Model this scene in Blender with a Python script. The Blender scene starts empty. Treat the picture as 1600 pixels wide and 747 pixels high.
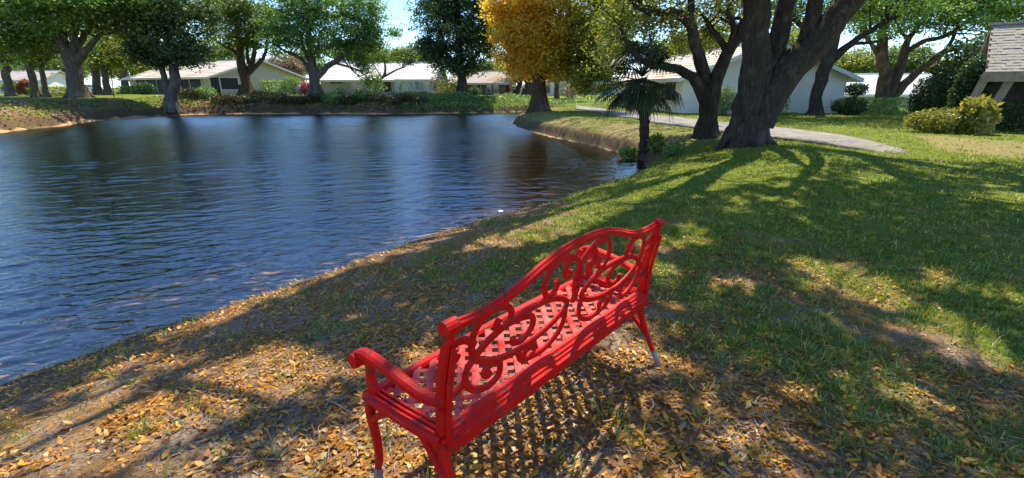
import bpy, math
import numpy as np
from mathutils import Vector

rng = np.random.default_rng(7)
SC = bpy.context.scene
COL = SC.collection

# ------------------------------------------------------------------ camera, sky, sun, exposure
F_PX, PITCH, EYE = 720.0, math.radians(18.2), 1.6
cam_d = bpy.data.cameras.new('camera')
cam_d.sensor_width = 36.0
cam_d.lens = F_PX / 1600.0 * 36.0
cam_d.clip_start = 0.05
cam_d.clip_end = 2000.0
cam = bpy.data.objects.new('camera', cam_d)
COL.objects.link(cam)
cam.location = (0, 0, EYE)
cam.rotation_euler = (math.pi / 2 - PITCH, 0, 0)
SC.camera = cam

SUN_AZ, SUN_EL = math.atan2(0.33, 0.94), math.radians(57)      # azimuth from +Y towards +X
SUN = np.array([math.sin(SUN_AZ) * math.cos(SUN_EL), math.cos(SUN_AZ) * math.cos(SUN_EL), math.sin(SUN_EL)])
world = bpy.data.worlds.new('World')
SC.world = world
world.use_nodes = True
wn = world.node_tree
sky = wn.nodes.new('ShaderNodeTexSky')
sky.sky_type = 'NISHITA'
sky.sun_disc = False
sky.sun_elevation = SUN_EL
sky.sun_rotation = SUN_AZ
sky.air_density = 1.0
sky.dust_density = 0.0
sky.ozone_density = 10.0
wn.links.new(sky.outputs[0], wn.nodes['Background'].inputs[0])
wn.nodes['Background'].inputs[1].default_value = 0.10
sd_ = bpy.data.lights.new('sun', 'SUN')
sd_.energy = 2.6
sd_.angle = math.radians(0.53)
sd_.color = (1.0, 0.90, 0.68)
sun = bpy.data.objects.new('sun', sd_)
COL.objects.link(sun)
sun.rotation_euler = Vector(SUN.tolist()).to_track_quat('Z', 'Y').to_euler()
SC.view_settings.view_transform = 'Standard'
SC.view_settings.look = 'None'
SC.view_settings.exposure = 1.62
SC.view_settings.gamma = 1.0
cy = SC.cycles
cy.use_denoising = True
cy.max_bounces = 7
cy.diffuse_bounces = 4
cy.glossy_bounces = 3
cy.transmission_bounces = 4
cy.transparent_max_bounces = 10
cy.caustics_reflective = False
cy.caustics_refractive = False

_c, _s = math.cos(PITCH), math.sin(PITCH)
def ray(u, v):
    a, b = (u - 800) / F_PX, (373.5 - v) / F_PX
    return np.array([a, _c + b * _s, b * _c - _s])
def on(u, v, z=0.0):            # where the line of sight meets height z
    d = ray(u, v)
    return np.array([0, 0, EYE]) + d * ((z - EYE) / d[2])
def at(u, v, y):                # where it reaches distance y
    d = ray(u, v)
    return np.array([0, 0, EYE]) + d * (y / d[1])

# ------------------------------------------------------------------ helpers
def prop(o, label=None, cat=None, group=None, kind=None):
    if label: o['label'] = label
    if cat: o['category'] = cat
    if group: o['group'] = group
    if kind: o['kind'] = kind
    return o
def empty(name, loc=(0, 0, 0), rz=0.0):
    o = bpy.data.objects.new(name, None)
    o.empty_display_size = 0.2
    COL.objects.link(o)
    o.location = tuple(float(q) for q in loc)
    o.rotation_euler = (0, 0, rz)
    return o
def link(name, me, m=None, parent=None, loc=None):
    if m is not None and not me.materials: me.materials.append(m)
    o = bpy.data.objects.new(name, me)
    COL.objects.link(o)
    if parent is not None: o.parent = parent
    if loc is not None: o.location = tuple(float(q) for q in loc)
    return o
def mesh_np(name, V, F, smooth=False, attrs=None):
    """V (n,3), F (m,k) all faces with k corners"""
    me = bpy.data.meshes.new(name)
    V = np.ascontiguousarray(V, dtype=np.float32); F = np.ascontiguousarray(F, dtype=np.int32)
    k = F.shape[1]
    me.vertices.add(len(V)); me.vertices.foreach_set('co', V.ravel())
    me.loops.add(F.size); me.loops.foreach_set('vertex_index', F.ravel())
    me.polygons.add(len(F))
    me.polygons.foreach_set('loop_start', np.arange(0, F.size, k, dtype=np.int32))
    me.polygons.foreach_set('loop_total', np.full(len(F), k, dtype=np.int32))
    if smooth: me.polygons.foreach_set('use_smooth', np.ones(len(F), dtype=bool))
    me.update(calc_edges=True)
    for n, a in (attrs or {}).items():
        at_ = me.attributes.new(n, 'FLOAT', 'POINT')
        at_.data.foreach_set('value', np.ascontiguousarray(a, dtype=np.float32))
    return me
class MB:                        # collects boxes, polygons and tubes into one mesh
    def __init__(s): s.v = []; s.f = []
    def add(s, V, F):
        o = len(s.v); s.v += [tuple(map(float, q)) for q in V]; s.f += [tuple(i + o for i in q) for q in F]; return s
    def box(s, x0, x1, y0, y1, z0, z1):
        V = [(x, y, z) for z in (z0, z1) for y in (y0, y1) for x in (x0, x1)]
        return s.add(V, [(0, 2, 3, 1), (4, 5, 7, 6), (0, 1, 5, 4), (2, 6, 7, 3), (0, 4, 6, 2), (1, 3, 7, 5)])
    def bar(s, p, q, w, h, up=(0, 0, 1)):
        p, q = np.array(p, float), np.array(q, float); d = q - p; d /= np.linalg.norm(d)
        a = np.cross(d, up); a /= np.linalg.norm(a); b = np.cross(a, d)
        V = [e + sx * a * w / 2 + sz * b * h / 2 for e in (p, q) for sx, sz in ((-1, -1), (1, -1), (1, 1), (-1, 1))]
        return s.add(V, [(3, 2, 1, 0), (4, 5, 6, 7), (0, 1, 5, 4), (1, 2, 6, 5), (2, 3, 7, 6), (3, 0, 4, 7)])
    def tube(s, P, R, n=8, cap=True, flat=1.0, up=None):
        V, F = tube(P, R, n, flat, up); m = len(P)
        o = len(s.v); s.add(V, F)
        if cap: s.f.append(tuple(o + i for i in range(n))[::-1]); s.f.append(tuple(o + (m - 1) * n + i for i in range(n)))
        return s
    def mesh(s, name, smooth=False):
        me = bpy.data.meshes.new(name); me.from_pydata(s.v, [], s.f)
        if smooth: me.polygons.foreach_set('use_smooth', np.ones(len(s.f), dtype=bool))
        me.update(); return me
    def build(s, name, m, parent=None, smooth=False, bevel=0.0):
        o = link(name, s.mesh(name, smooth), m, parent)
        if bevel:
            b = o.modifiers.new('bevel', 'BEVEL'); b.width = bevel; b.segments = 2; b.limit_method = 'ANGLE'
        return o
def spline(P, n):
    P = np.array(P, float); m = len(P)
    if m < 3:
        t = np.linspace(0, 1, n)[:, None]; return P[0] * (1 - t) + P[-1] * t
    Q = np.vstack([2 * P[0] - P[1], P, 2 * P[-1] - P[-2]])
    t = np.linspace(0, m - 1 - 1e-9, n); i = t.astype(int); f = (t - i)[:, None]
    a, b, c, d = Q[i], Q[i + 1], Q[i + 2], Q[i + 3]
    return .5 * (2 * b + (c - a) * f + (2 * a - 5 * b + 4 * c - d) * f ** 2 + (3 * b - a - 3 * c + d) * f ** 3)
def tube(P, R, n=8, flat=1.0, up=None):
    P = np.array(P, float); R = np.array(R, float)
    T = np.gradient(P, axis=0); T /= np.linalg.norm(T, axis=1)[:, None] + 1e-9
    if up is None: up = (1, 0, 0) if abs(T[0][0]) < .8 else (0, 1, 0)
    A = np.cross(T, np.array(up, float)); A /= np.linalg.norm(A, axis=1)[:, None] + 1e-9
    B = np.cross(A, T)
    an = np.arange(n) * 2 * math.pi / n
    V = P[:, None] + R[:, None, None] * (np.cos(an)[None, :, None] * A[:, None] * flat + np.sin(an)[None, :, None] * B[:, None])
    m = len(P)
    F = [(i * n + k, i * n + (k + 1) % n, (i + 1) * n + (k + 1) % n, (i + 1) * n + k) for i in range(m - 1) for k in range(n)]
    return V.reshape(-1, 3), F
def hash_noise(x, y, sc, seed=0):
    """smooth value noise, vectorised"""
    x = np.asarray(x) * sc + seed * 17.3; y = np.asarray(y) * sc - seed * 9.1
    i, j = np.floor(x).astype(np.int64), np.floor(y).astype(np.int64); fx, fy = x - i, y - j
    fx = fx * fx * (3 - 2 * fx); fy = fy * fy * (3 - 2 * fy)
    def h(a, b):
        n = (a * 374761393 + b * 668265263 + seed * 974634) & 0xffffffff
        n = ((n ^ (n >> 13)) * 1274126177) & 0xffffffff
        return ((n ^ (n >> 16)) & 0xffff) / 65535.0
    return (h(i, j) * (1 - fx) + h(i + 1, j) * fx) * (1 - fy) + (h(i, j + 1) * (1 - fx) + h(i + 1, j + 1) * fx) * fy
def S(a, b, x):
    t = np.clip((np.asarray(x, float) - a) / (b - a), 0, 1); return t * t * (3 - 2 * t)

# ------------------------------------------------------------------ materials
def new_mat(name):
    m = bpy.data.materials.new(name); m.use_nodes = True; m.node_tree.nodes.clear()
    nt = m.node_tree; out = nt.nodes.new('ShaderNodeOutputMaterial')
    return m, nt, out
def N(nt, t, **kw):
    n = nt.nodes.new(t)
    for k, v in kw.items():
        if k.startswith('i_'):
            key = k[2:]; key = int(key) if key.isdigit() else key.replace('_', ' ')
            n.inputs[key].default_value = v
        else: setattr(n, k, v)
    return n
def rgba(c): return (c[0], c[1], c[2], 1)
def ramp(nt, fac, stops):
    r = nt.nodes.new('ShaderNodeValToRGB'); e = r.color_ramp.elements
    while len(e) < len(stops): e.new(0.5)
    for k, (p, c) in enumerate(stops): e[k].position = p; e[k].color = rgba(c)
    nt.links.new(fac, r.inputs[0]); return r.outputs[0]
def mixc(nt, fac, a, b, mode='MIX'):
    n = nt.nodes.new('ShaderNodeMix'); n.data_type = 'RGBA'; n.blend_type = mode
    for sock, v in ((n.inputs[0], fac), (n.inputs[6], a), (n.inputs[7], b)):
        if isinstance(v, (int, float)): sock.default_value = v
        elif isinstance(v, tuple): sock.default_value = rgba(v)
        else: nt.links.new(v, sock)
    return n.outputs[2]
def noise(nt, scale, detail=4, rough=.55, coord=None, dist=0.0):
    n = N(nt, 'ShaderNodeTexNoise', i_Scale=scale, i_Detail=detail, i_Roughness=rough, i_Distortion=dist)
    if coord is None:
        coord = nt.nodes.new('ShaderNodeTexCoord').outputs['Object']
    nt.links.new(coord, n.inputs['Vector']); return n.outputs[0]
def mat(name, c, c2=None, scale=6.0, rough=.8, bump=0.0, bscale=30.0, spec=.3, metal=0.0):
    m, nt, out = new_mat(name)
    b = N(nt, 'ShaderNodeBsdfPrincipled', i_Roughness=rough, i_Metallic=metal)
    b.inputs['Specular IOR Level'].default_value = spec
    if c2 is None: c2 = tuple(q * .8 for q in c)
    f = noise(nt, scale, 6)
    nt.links.new(ramp(nt, f, [(.35, c), (.68, c2)]), b.inputs['Base Color'])
    if bump:
        bp = N(nt, 'ShaderNodeBump', i_Strength=bump, i_Distance=.02)
        nt.links.new(noise(nt, bscale, 5), bp.inputs['Height']); nt.links.new(bp.outputs[0], b.inputs['Normal'])
    nt.links.new(b.outputs[0], out.inputs[0]); return m
def leaf_mat(name, stops, trans=.45, gloss=.06, tcol=1.25):
    """stops over the per-leaf 'tint' attribute"""
    m, nt, out = new_mat(name)
    a = N(nt, 'ShaderNodeAttribute', attribute_name='tint')
    col = ramp(nt, a.outputs['Fac'], stops)
    d = N(nt, 'ShaderNodeBsdfDiffuse'); t = N(nt, 'ShaderNodeBsdfTranslucent'); g = N(nt, 'ShaderNodeBsdfGlossy', i_Roughness=.45)
    nt.links.new(col, d.inputs[0])
    nt.links.new(mixc(nt, 1.0, col, (tcol * 1.05, tcol, tcol * .55), 'MULTIPLY'), t.inputs[0])
    m1 = N(nt, 'ShaderNodeMixShader', i_0=trans); nt.links.new(d.outputs[0], m1.inputs[1]); nt.links.new(t.outputs[0], m1.inputs[2])
    m2 = N(nt, 'ShaderNodeMixShader', i_0=gloss); nt.links.new(m1.outputs[0], m2.inputs[1]); nt.links.new(g.outputs[0], m2.inputs[2])
    nt.links.new(m2.outputs[0], out.inputs[0]); return m
def bark_mat(name, c, c2, sc=6.0):
    m, nt, out = new_mat(name)
    b = N(nt, 'ShaderNodeBsdfPrincipled', i_Roughness=.95)
    b.inputs['Specular IOR Level'].default_value = .1
    co = nt.nodes.new('ShaderNodeTexCoord').outputs['Object']
    mp = N(nt, 'ShaderNodeMapping', i_Scale=(1, 1, .28)); nt.links.new(co, mp.inputs[0])
    f = noise(nt, sc, 8, .7, mp.outputs[0], .6); f2 = noise(nt, 1.1, 4, .6, co)
    col = ramp(nt, f, [(.3, tuple(q * .45 for q in c)), (.55, c), (.75, c2)])
    lich = ramp(nt, f2, [(.55, (0, 0, 0)), (.72, (.55, .55, .55))])
    nt.links.new(mixc(nt, lich, col, tuple(min(1, q * 1.25 + .03) for q in c2)), b.inputs['Base Color'])
    bp = N(nt, 'ShaderNodeBump', i_Strength=1.0, i_Distance=.06); nt.links.new(f, bp.inputs['Height'])
    nt.links.new(bp.outputs[0], b.inputs['Normal']); nt.links.new(b.outputs[0], out.inputs[0]); return m

M = {}
M['bark_grey'] = bark_mat('bark_grey', (.15, .125, .10), (.26, .225, .185))
M['bark_dark'] = bark_mat('bark_dark', (.075, .058, .045), (.17, .145, .12), 9.0)
M['bark_brown'] = bark_mat('bark_brown', (.13, .085, .055), (.23, .165, .115))
M['leaf_green'] = leaf_mat('leaf_green', [(0, (0.076, 0.165, 0.047)), (.5, (0.180, 0.326, 0.073)), (1, (0.448, 0.620, 0.116))])
M['leaf_dark'] = leaf_mat('leaf_dark', [(0, (0.033, 0.076, 0.028)), (.6, (0.084, 0.156, 0.048)), (1, (0.204, 0.300, 0.072))], .35)
M['leaf_lime'] = leaf_mat('leaf_lime', [(0, (0.100, 0.151, 0.030)), (.5, (0.250, 0.300, 0.049)), (1, (0.500, 0.451, 0.075))], .55)
M['leaf_pale'] = leaf_mat('leaf_pale', [(0, (0.089, 0.164, 0.045)), (.5, (0.178, 0.283, 0.075)), (1, (0.327, 0.431, 0.119))], .5)
M['leaf_turning'] = leaf_mat('leaf_turning', [(0, (.10, .16, .03)), (.35, (.25, .30, .045)), (.55, (.46, .38, .04)), (.74, (.76, .58, .05)), (1, (.78, .49, .035))], .6)
M['leaf_mixed'] = leaf_mat('leaf_mixed', [(0, (0.069, 0.126, 0.036)), (.6, (0.196, 0.275, 0.058)), (.85, (0.459, 0.390, 0.069)), (1, (0.700, 0.367, 0.069))], .5)
M['leaf_canopy'] = leaf_mat('leaf_canopy', [(0, (.07, .11, .03)), (.6, (.17, .22, .05)), (.85, (.32, .27, .06)), (1, (.45, .25, .05))], .58, .05, 1.4)
M['leaf_scrub_shaded'] = leaf_mat('leaf_scrub_shaded', [(0, (.045, .035, .015)), (.5, (.085, .085, .025)), (1, (.17, .16, .04))], .3)  # olive brown puts the tree shade on the banks into the leaf colour
M['leaf_yellow'] = leaf_mat('leaf_yellow', [(0, (.10, .13, .025)), (.5, (.30, .30, .05)), (1, (.55, .48, .10))], .4)
M['leaf_red'] = leaf_mat('leaf_red', [(0, (.08, .10, .03)), (.35, (.30, .08, .05)), (1, (.5, .16, .07))], .3)
M['flower_pink'] = leaf_mat('flower_pink', [(0, (.04, .08, .03)), (.3, (.45, .03, .10)), (1, (.75, .08, .16))], .3)
M['flower_violet'] = leaf_mat('flower_violet', [(0, (.10, .10, .30)), (.5, (.35, .30, .62)), (1, (.75, .72, .85))], .3)
M['twiggy'] = leaf_mat('twiggy', [(0, (.16, .11, .07)), (.6, (.32, .24, .16)), (1, (.48, .40, .28))], .3)
M['palm_green'] = leaf_mat('palm_green', [(0, (0.021, 0.034, 0.016)), (.6, (0.046, 0.078, 0.029)), (1, (0.104, 0.150, 0.052))], .25)
M['palm_dead'] = leaf_mat('palm_dead', [(0, (.10, .07, .04)), (1, (.26, .19, .11))], .2)
M['grass'] = leaf_mat('grass', [(0, (0.073, 0.120, 0.012)), (.45, (0.160, 0.249, 0.015)), (.8, (0.317, 0.397, 0.028)), (.93, (0.552, 0.440, 0.072)), (1, (0.750, 0.577, 0.120))], .4, .05, 1.15)
M['litter'] = leaf_mat('litter', [(0, (0.105, 0.037, 0.007)), (.25, (0.294, 0.105, 0.012)), (.5, (0.546, 0.231, 0.018)), (.78, (0.714, 0.357, 0.024)), (.94, (0.651, 0.420, 0.060)), (1, (0.399, 0.294, 0.108))], .22, .05, 1.1)
M['twig'] = mat('twig', (.42, .33, .24), (.26, .19, .13), 20)

# ------------------------------------------------------------------ the pond outline and the lie of the land
ZW = -0.8
SHORE_PX = [(0, 612), (100, 575), (245, 520), (430, 465), (520, 430), (640, 385), (740, 352), (850, 325), (930, 297), (1000, 275), (1017, 262),
            (1005, 250), (960, 236), (900, 222), (830, 206), (798, 194)]
shore = [tuple(on(u, v, ZW)[:2]) for u, v in SHORE_PX]
shore += [(0.5, 38.5), (2.4, 42.5), (5.5, 46.5), (6.5, 50.5), (3.0, 51.0), (-2.0, 47.6), (-9.0, 45.9), (-14, 45.2), (-18.4, 45.7), (-23, 45.4), (-27.6, 45.5), (-31.0, 43.2),
          (-32.2, 39.5), (-31.3, 36.4), (-31.2, 33.3), (-29.4, 31.2), (-29.7, 29.0), (-28.6, 26.3), (-28.3, 23.0), (-27.0, 20.5), (-27.5, 10), (-26, 0), (-24, -10), (-10, -12), (-7.6, -4), (-5.6, 0.6)]
Q = np.array(shore)
for _ in range(2):
    A = Q; B = np.roll(Q, -1, 0)
    Q = np.stack([.75 * A + .25 * B, .25 * A + .75 * B], 1).reshape(-1, 2)
POND = Q
def in_poly(x, y, P):
    x = np.asarray(x, float); y = np.asarray(y, float); r = np.zeros(x.shape, bool); P = np.asarray(P, float)
    for (x0, y0), (x1, y1) in zip(P, np.roll(P, -1, 0)):
        if y0 == y1: continue
        r ^= ((y0 > y) != (y1 > y)) & (x < (x1 - x0) * (y - y0) / (y1 - y0) + x0)
    return r
GX0, GY0, GD = -70.0, -25.0, 0.3
gx, gy = np.arange(GX0, 60, GD), np.arange(GY0, 90, GD)
GX, GY = np.meshgrid(gx, gy)
SDG = np.full(GX.shape, 1e9)
for (x0, y0), (x1, y1) in zip(POND, np.roll(POND, -1, 0)):
    dx, dy = x1 - x0, y1 - y0
    t = np.clip(((GX - x0) * dx + (GY - y0) * dy) / (dx * dx + dy * dy + 1e-12), 0, 1)
    SDG = np.minimum(SDG, (GX - x0 - t * dx) ** 2 + (GY - y0 - t * dy) ** 2)
SDG = np.sqrt(SDG) * np.where(in_poly(GX, GY, POND), -1, 1)
def shore_dist(x, y):
    i = np.clip((np.asarray(x, float) - GX0) / GD, 0, len(gx) - 1.001); j = np.clip((np.asarray(y, float) - GY0) / GD, 0, len(gy) - 1.001)
    a, b = i.astype(int), j.astype(int); f, g = i - a, j - b
    return (SDG[b, a] * (1 - f) + SDG[b, a + 1] * f) * (1 - g) + (SDG[b + 1, a] * (1 - f) + SDG[b + 1, a + 1] * f) * g
def land(x, y):
    x = np.asarray(x, float); y = np.asarray(y, float)
    d = shore_dist(x, y) + (hash_noise(x, y, 1.6, 3) - .5) * .22 * S(2, 12, np.hypot(x, y))
    far = np.maximum(S(40, 46, y) * S(6, -1, x), S(-16, -25, x))
    plat = .72 * far + (1 - far) * (.45 * S(55, 80, y) * S(28, 18, x) - 1.25 * S(40, 48, y) * S(26, 32, x))
    wid = 4.3 - 1.3 * S(14, 20, y) * (1 - far)
    t = np.clip(d / wid, 0, 1)
    z = ZW + (plat - ZW) * (1 - (1 - t) ** 1.7)
    z = np.where(d > 0, z + (.10 + .26 * S(13, 17, y)) * S(0, .15 + .2 * S(13, 17, y), d) * (1 - t), ZW - np.minimum(-d * (.17 - .11 * S(3.4, 1.4, np.hypot(x + 3.3, y - 5.0))) + .05 * np.maximum(-d - 1.0, 0) ** 1.5, 1.5))
    z = z + (hash_noise(x, y, .55, 1) - .5) * .07 + (hash_noise(x, y, 2.1, 2) - .5) * .03
    return z
def ground_z(x, y): return float(land(np.array([x]), np.array([y]))[0])
def seat_on(u, v):               # ground point seen at a pixel (used only to lay out the plan)
    z = 0.0
    for _ in range(25):
        p = on(u, v, min(z, 1.3)); z = .5 * z + .5 * ground_z(p[0], p[1])
    return np.array([p[0], p[1], ground_z(p[0], p[1])])

# where grass grows rather than leaf litter
def grassy(x, y):
    n = hash_noise(x, y, 1.7, 5) * .6 + hash_noise(x, y, 4.5, 6) * .4
    d = shore_dist(x, y)
    g = S(.4, 1.9, x - .45 * np.maximum(0, 2.9 - y)) * .85 + S(2.6, 4.8, y) * .85 * S(.8, 3.4, d)
    g = np.clip(g, 0, 1) + .28 * S(.3, 1.2, d) * S(4, 9, y)
    lb = S(-24, -28, x) * S(46, 40, y)
    g = np.where(y > 9, np.maximum(g, S(-.9, -.2, d) * .92), g)
    g = g * (1 - .85 * S(.9, .3, d) * S(13, 16, y) * S(-.3, -.05, d))
    g = g * (1 - .55 * lb) * (1 - .5 * S(3.2, 1.6, d) * S(43, 45, y) * S(-9, -12, x))
    return np.clip(g + (n - .57) * np.where(y < 9, 1.6, 1.1), 0.02, 1)
def xs(a): return np.unique(np.round(np.concatenate(a), 3))
X1 = xs([np.arange(9, 14, .2), np.arange(-7, 9, .14), np.arange(-36, 30, .5), np.arange(-70, 70, 2.0), np.array([-900, -600, -400, -250, -160, -110, -85, 85, 110, 160, 250, 400, 600, 900])])
Y1 = xs([np.arange(14, 26, .22), np.arange(-1, 14, .14), np.arange(-16, 60, .45), np.arange(-40, 130, 3.0), np.array([-300, -150, -80, 150, 200, 300, 450, 650, 900, 1300])])
TX, TY = np.meshgrid(X1, Y1); nx, ny = len(X1), len(Y1)
TZ = land(TX, TY)
idx = np.arange(nx * ny).reshape(ny, nx)
TF = np.stack([idx[:-1, :-1], idx[:-1, 1:], idx[1:, 1:], idx[1:, :-1]], -1).reshape(-1, 4)
TG = grassy(TX, TY)
DRY = [on(u, v, 0)[:2] for u, v in [(1430, 212), (1600, 222), (1750, 240), (1750, 262), (1600, 250), (1480, 238)]]
TB = np.where(in_poly(TX, TY, DRY), 1.0, 0.0) * .8
TB = np.maximum(TB, 1.0 * S(.2, .8, shore_dist(TX, TY)) * S(3.6, 2.2, shore_dist(TX, TY)) * S(14.5, 17, TY) * S(41, 37, TY) * S(-2, 0, TX) * (.15 + 1.0 * hash_noise(TX, TY, .8, 44)))
TSD = shore_dist(TX, TY)

gm, nt, out = new_mat('ground')
b = N(nt, 'ShaderNodeBsdfPrincipled', i_Roughness=.95); b.inputs['Specular IOR Level'].default_value = .15
co = nt.nodes.new('ShaderNodeTexCoord').outputs['Object']
ga = N(nt, 'ShaderNodeAttribute', attribute_name='grassy').outputs['Fac']
dr = N(nt, 'ShaderNodeAttribute', attribute_name='dry').outputs['Fac']
wa = N(nt, 'ShaderNodeAttribute', attribute_name='shore').outputs['Fac']
n1, n2, n3 = noise(nt, 55, 6, .7, co), noise(nt, 2.2, 5, .6, co), noise(nt, 14, 5, .65, co)
soil = ramp(nt, n1, [(.3, (.10, .065, .04)), (.5, (.24, .165, .11)), (.62, (.38, .29, .21)), (.75, (.50, .44, .38))])
litter = ramp(nt, n1, [(.3, (.11, .05, .018)), (.5, (.28, .135, .035)), (.7, (.44, .24, .06))])
soil = mixc(nt, ramp(nt, n2, [(.4, (0, 0, 0)), (.6, (1, 1, 1))]), soil, litter)
lip = ramp(nt, n3, [(.3, (.07, .04, .022)), (.6, (.16, .10, .055))])
soil = mixc(nt, ramp(nt, wa, [(.60, (1, 1, 1)), (.78, (0, 0, 0))]), soil, lip)
gr = ramp(nt, n3, [(.3, (.075, .11, .012)), (.5, (.14, .185, .018)), (.7, (.23, .25, .03))])
gr = mixc(nt, ramp(nt, n2, [(.5, (0, 0, 0)), (.75, (.6, .6, .6))]), gr, (.21, .19, .06))
gfac = N(nt, 'ShaderNodeMath', operation='MULTIPLY_ADD'); nt.links.new(n3, gfac.inputs[0]); gfac.inputs[1].default_value = .9
nt.links.new(ga, gfac.inputs[2])
g2 = ramp(nt, gfac.outputs[0], [(.72, (0, 0, 0)), (1.0, (1, 1, 1))])
col = mixc(nt, g2, soil, gr)
col = mixc(nt, dr, col, mixc(nt, n3, (.34, .24, .11), (.22, .20, .06)))
mud = ramp(nt, n3, [(.35, (.46, .24, .09)), (.65, (.66, .40, .19))])
col = mixc(nt, ramp(nt, wa, [(.475, (1, 1, 1)), (.502, (0, 0, 0))]), col, mud)
nt.links.new(col, b.inputs['Base Color'])
bp = N(nt, 'ShaderNodeBump', i_Strength=.7, i_Distance=.03); nt.links.new(n1, bp.inputs['Height']); nt.links.new(bp.outputs[0], b.inputs['Normal'])
nt.links.new(b.outputs[0], out.inputs[0])
gme = mesh_np('ground', np.stack([TX, TY, TZ], -1).reshape(-1, 3), TF, True,
              {'grassy': (TG * (.62 + .38 * S(3.5, 9, np.hypot(TX, TY)))).ravel(), 'dry': TB.ravel(), 'shore': np.clip(TSD.ravel() * .25 + .5, 0, 1)})
prop(link('ground', gme, gm), 'grassy bank and lawns with leaf litter round the pond', kind='structure')

# water: one closed body, its clear brown water absorbing light with depth
wm, nt, out = new_mat('pond_water')
co = nt.nodes.new('ShaderNodeTexCoord').outputs['Object']
def ripples(rot, sx, sy, sc, det):
    mp = N(nt, 'ShaderNodeMapping', i_Rotation=(0, 0, rot), i_Scale=(sx, sy, 1)); nt.links.new(co, mp.inputs[0])
    return noise(nt, sc, det, .5, mp.outputs[0], .35)
r2 = ripples(.3, .4, 1.0, 16.0, 2)
bp = N(nt, 'ShaderNodeBump', i_Strength=1.0, i_Distance=.009); nt.links.new(r2, bp.inputs['Height'])
fr = N(nt, 'ShaderNodeFresnel', i_IOR=2.15); nt.links.new(bp.outputs[0], fr.inputs['Normal'])
sx_ = N(nt, 'ShaderNodeSeparateXYZ'); nt.links.new(co, sx_.inputs[0])
chop = N(nt, 'ShaderNodeMapRange', i_1=5.0, i_2=24.0, i_3=.08, i_4=.34); nt.links.new(sx_.outputs[1], chop.inputs[0])   # open water is choppier than the lee of the near bank
gl = N(nt, 'ShaderNodeBsdfGlossy', distribution='BECKMANN'); nt.links.new(chop.outputs[0], gl.inputs['Roughness']); nt.links.new(bp.outputs[0], gl.inputs['Normal'])
tr = N(nt, 'ShaderNodeBsdfTransparent')
mx = N(nt, 'ShaderNodeMixShader'); nt.links.new(fr.outputs[0], mx.inputs[0]); nt.links.new(tr.outputs[0], mx.inputs[1]); nt.links.new(gl.outputs[0], mx.inputs[2])
nt.links.new(mx.outputs[0], out.inputs['Surface'])
# wind ripples as real relief: rings round the viewing bank, coarser with distance
rr_ = np.exp(np.linspace(math.log(3.2), math.log(66), 1000)); aa_ = np.linspace(-1.5, .62, 330)
WA, WR = np.meshgrid(aa_, rr_); WX, WY = WR * np.sin(WA), WR * np.cos(WA); WZ = np.zeros_like(WX)
cell = WR * .0031
gust = .3 + .8 * hash_noise(WX, WY, .22, 41) + .6 * hash_noise(WX, WY, .6, 42)
for k in range(62):
    lam = .07 * (5.0 ** rng.random()) if k < 46 else rng.uniform(.38, .85); th = rng.normal(.30, .42); q = 2 * math.pi / lam
    amp = .027 * lam / (2 * math.pi) * (1.0 if k < 46 else .5)
    WZ += amp * np.clip((lam / cell - 2.2) / 2.5, 0, 1) * np.sin(q * (-math.sin(th) * WX + math.cos(th) * WY) + rng.uniform(0, 6.28) + 1.5 * hash_noise(WX, WY, .5, 50 + k))
WZ = ZW + WZ * gust
ix = np.arange(WX.size).reshape(WX.shape)
wf = np.stack([ix[:-1, :-1], ix[1:, :-1], ix[1:, 1:], ix[:-1, 1:]], -1)
wd_ = shore_dist(WX, WY); use = (np.minimum(wd_[:-1, :-1], wd_[1:, 1:]) < .9)
wme = mesh_np('pond_water', np.stack([WX, WY, WZ], -1).reshape(-1, 3), wf[use].reshape(-1, 4)[:, ::-1], True)
prop(link('pond_water', wme, wm), 'rippled blue pond reflecting the sky', kind='structure')
dm, nt, out = new_mat('brown_depth')
va = N(nt, 'ShaderNodeVolumeAbsorption', i_Color=(.62, .42, .24, 1), i_Density=2.1)
nt.links.new(va.outputs[0], out.inputs['Volume'])
prop(MB().box(-40, 12, -18, 58, -3.4, ZW - .06).build('water_body', dm), 'clear brown water below the ripples', kind='structure')

# path
pe_l = [on(u, v, .0)[:2] for u, v in [(900, 171), (1000, 188), (1110, 206), (1250, 223), (1330, 233), (1410, 241)]]
pe_r = [on(u, v, .0)[:2] for u, v in [(900, 166), (1000, 178), (1110, 190), (1250, 206), (1350, 221), (1425, 237)]]
pl = spline(pe_l, 60); pr = spline(pe_r, 60)
w = np.linspace(0, 1, 7)
PV = pl[:, None] * (1 - w[None, :, None]) + pr[:, None] * w[None, :, None]
edge = (hash_noise(np.arange(60) * 1.0, np.zeros(60), .8, 4) - .5) * .18
PV[:, 0, 0] += edge; PV[:, -1, 0] -= edge
PZ = land(PV[..., 0], PV[..., 1]) + .012 - .055 * S(44, 58, np.arange(60))[:, None] * (.3 + 1.2 * hash_noise(PV[..., 0], PV[..., 1], 3.0, 46))
V = np.concatenate([PV, PZ[..., None]], -1).reshape(-1, 3)
i2 = np.arange(420).reshape(60, 7)
me = mesh_np('path', V, np.stack([i2[:-1, :-1], i2[:-1, 1:], i2[1:, 1:], i2[1:, :-1]], -1).reshape(-1, 4), True)
M['path'] = mat('path', (.31, .28, .26), (.21, .19, .175), 1.5, .9, .4, 60)
o = prop(link('path', me, M['path']), 'pale worn asphalt path curving behind the oak trees', kind='structure')
so = o.modifiers.new('thick', 'SOLIDIFY'); so.thickness = .05; so.offset = -1
PATH_POLY = np.vstack([pl, pr[::-1]])

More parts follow.
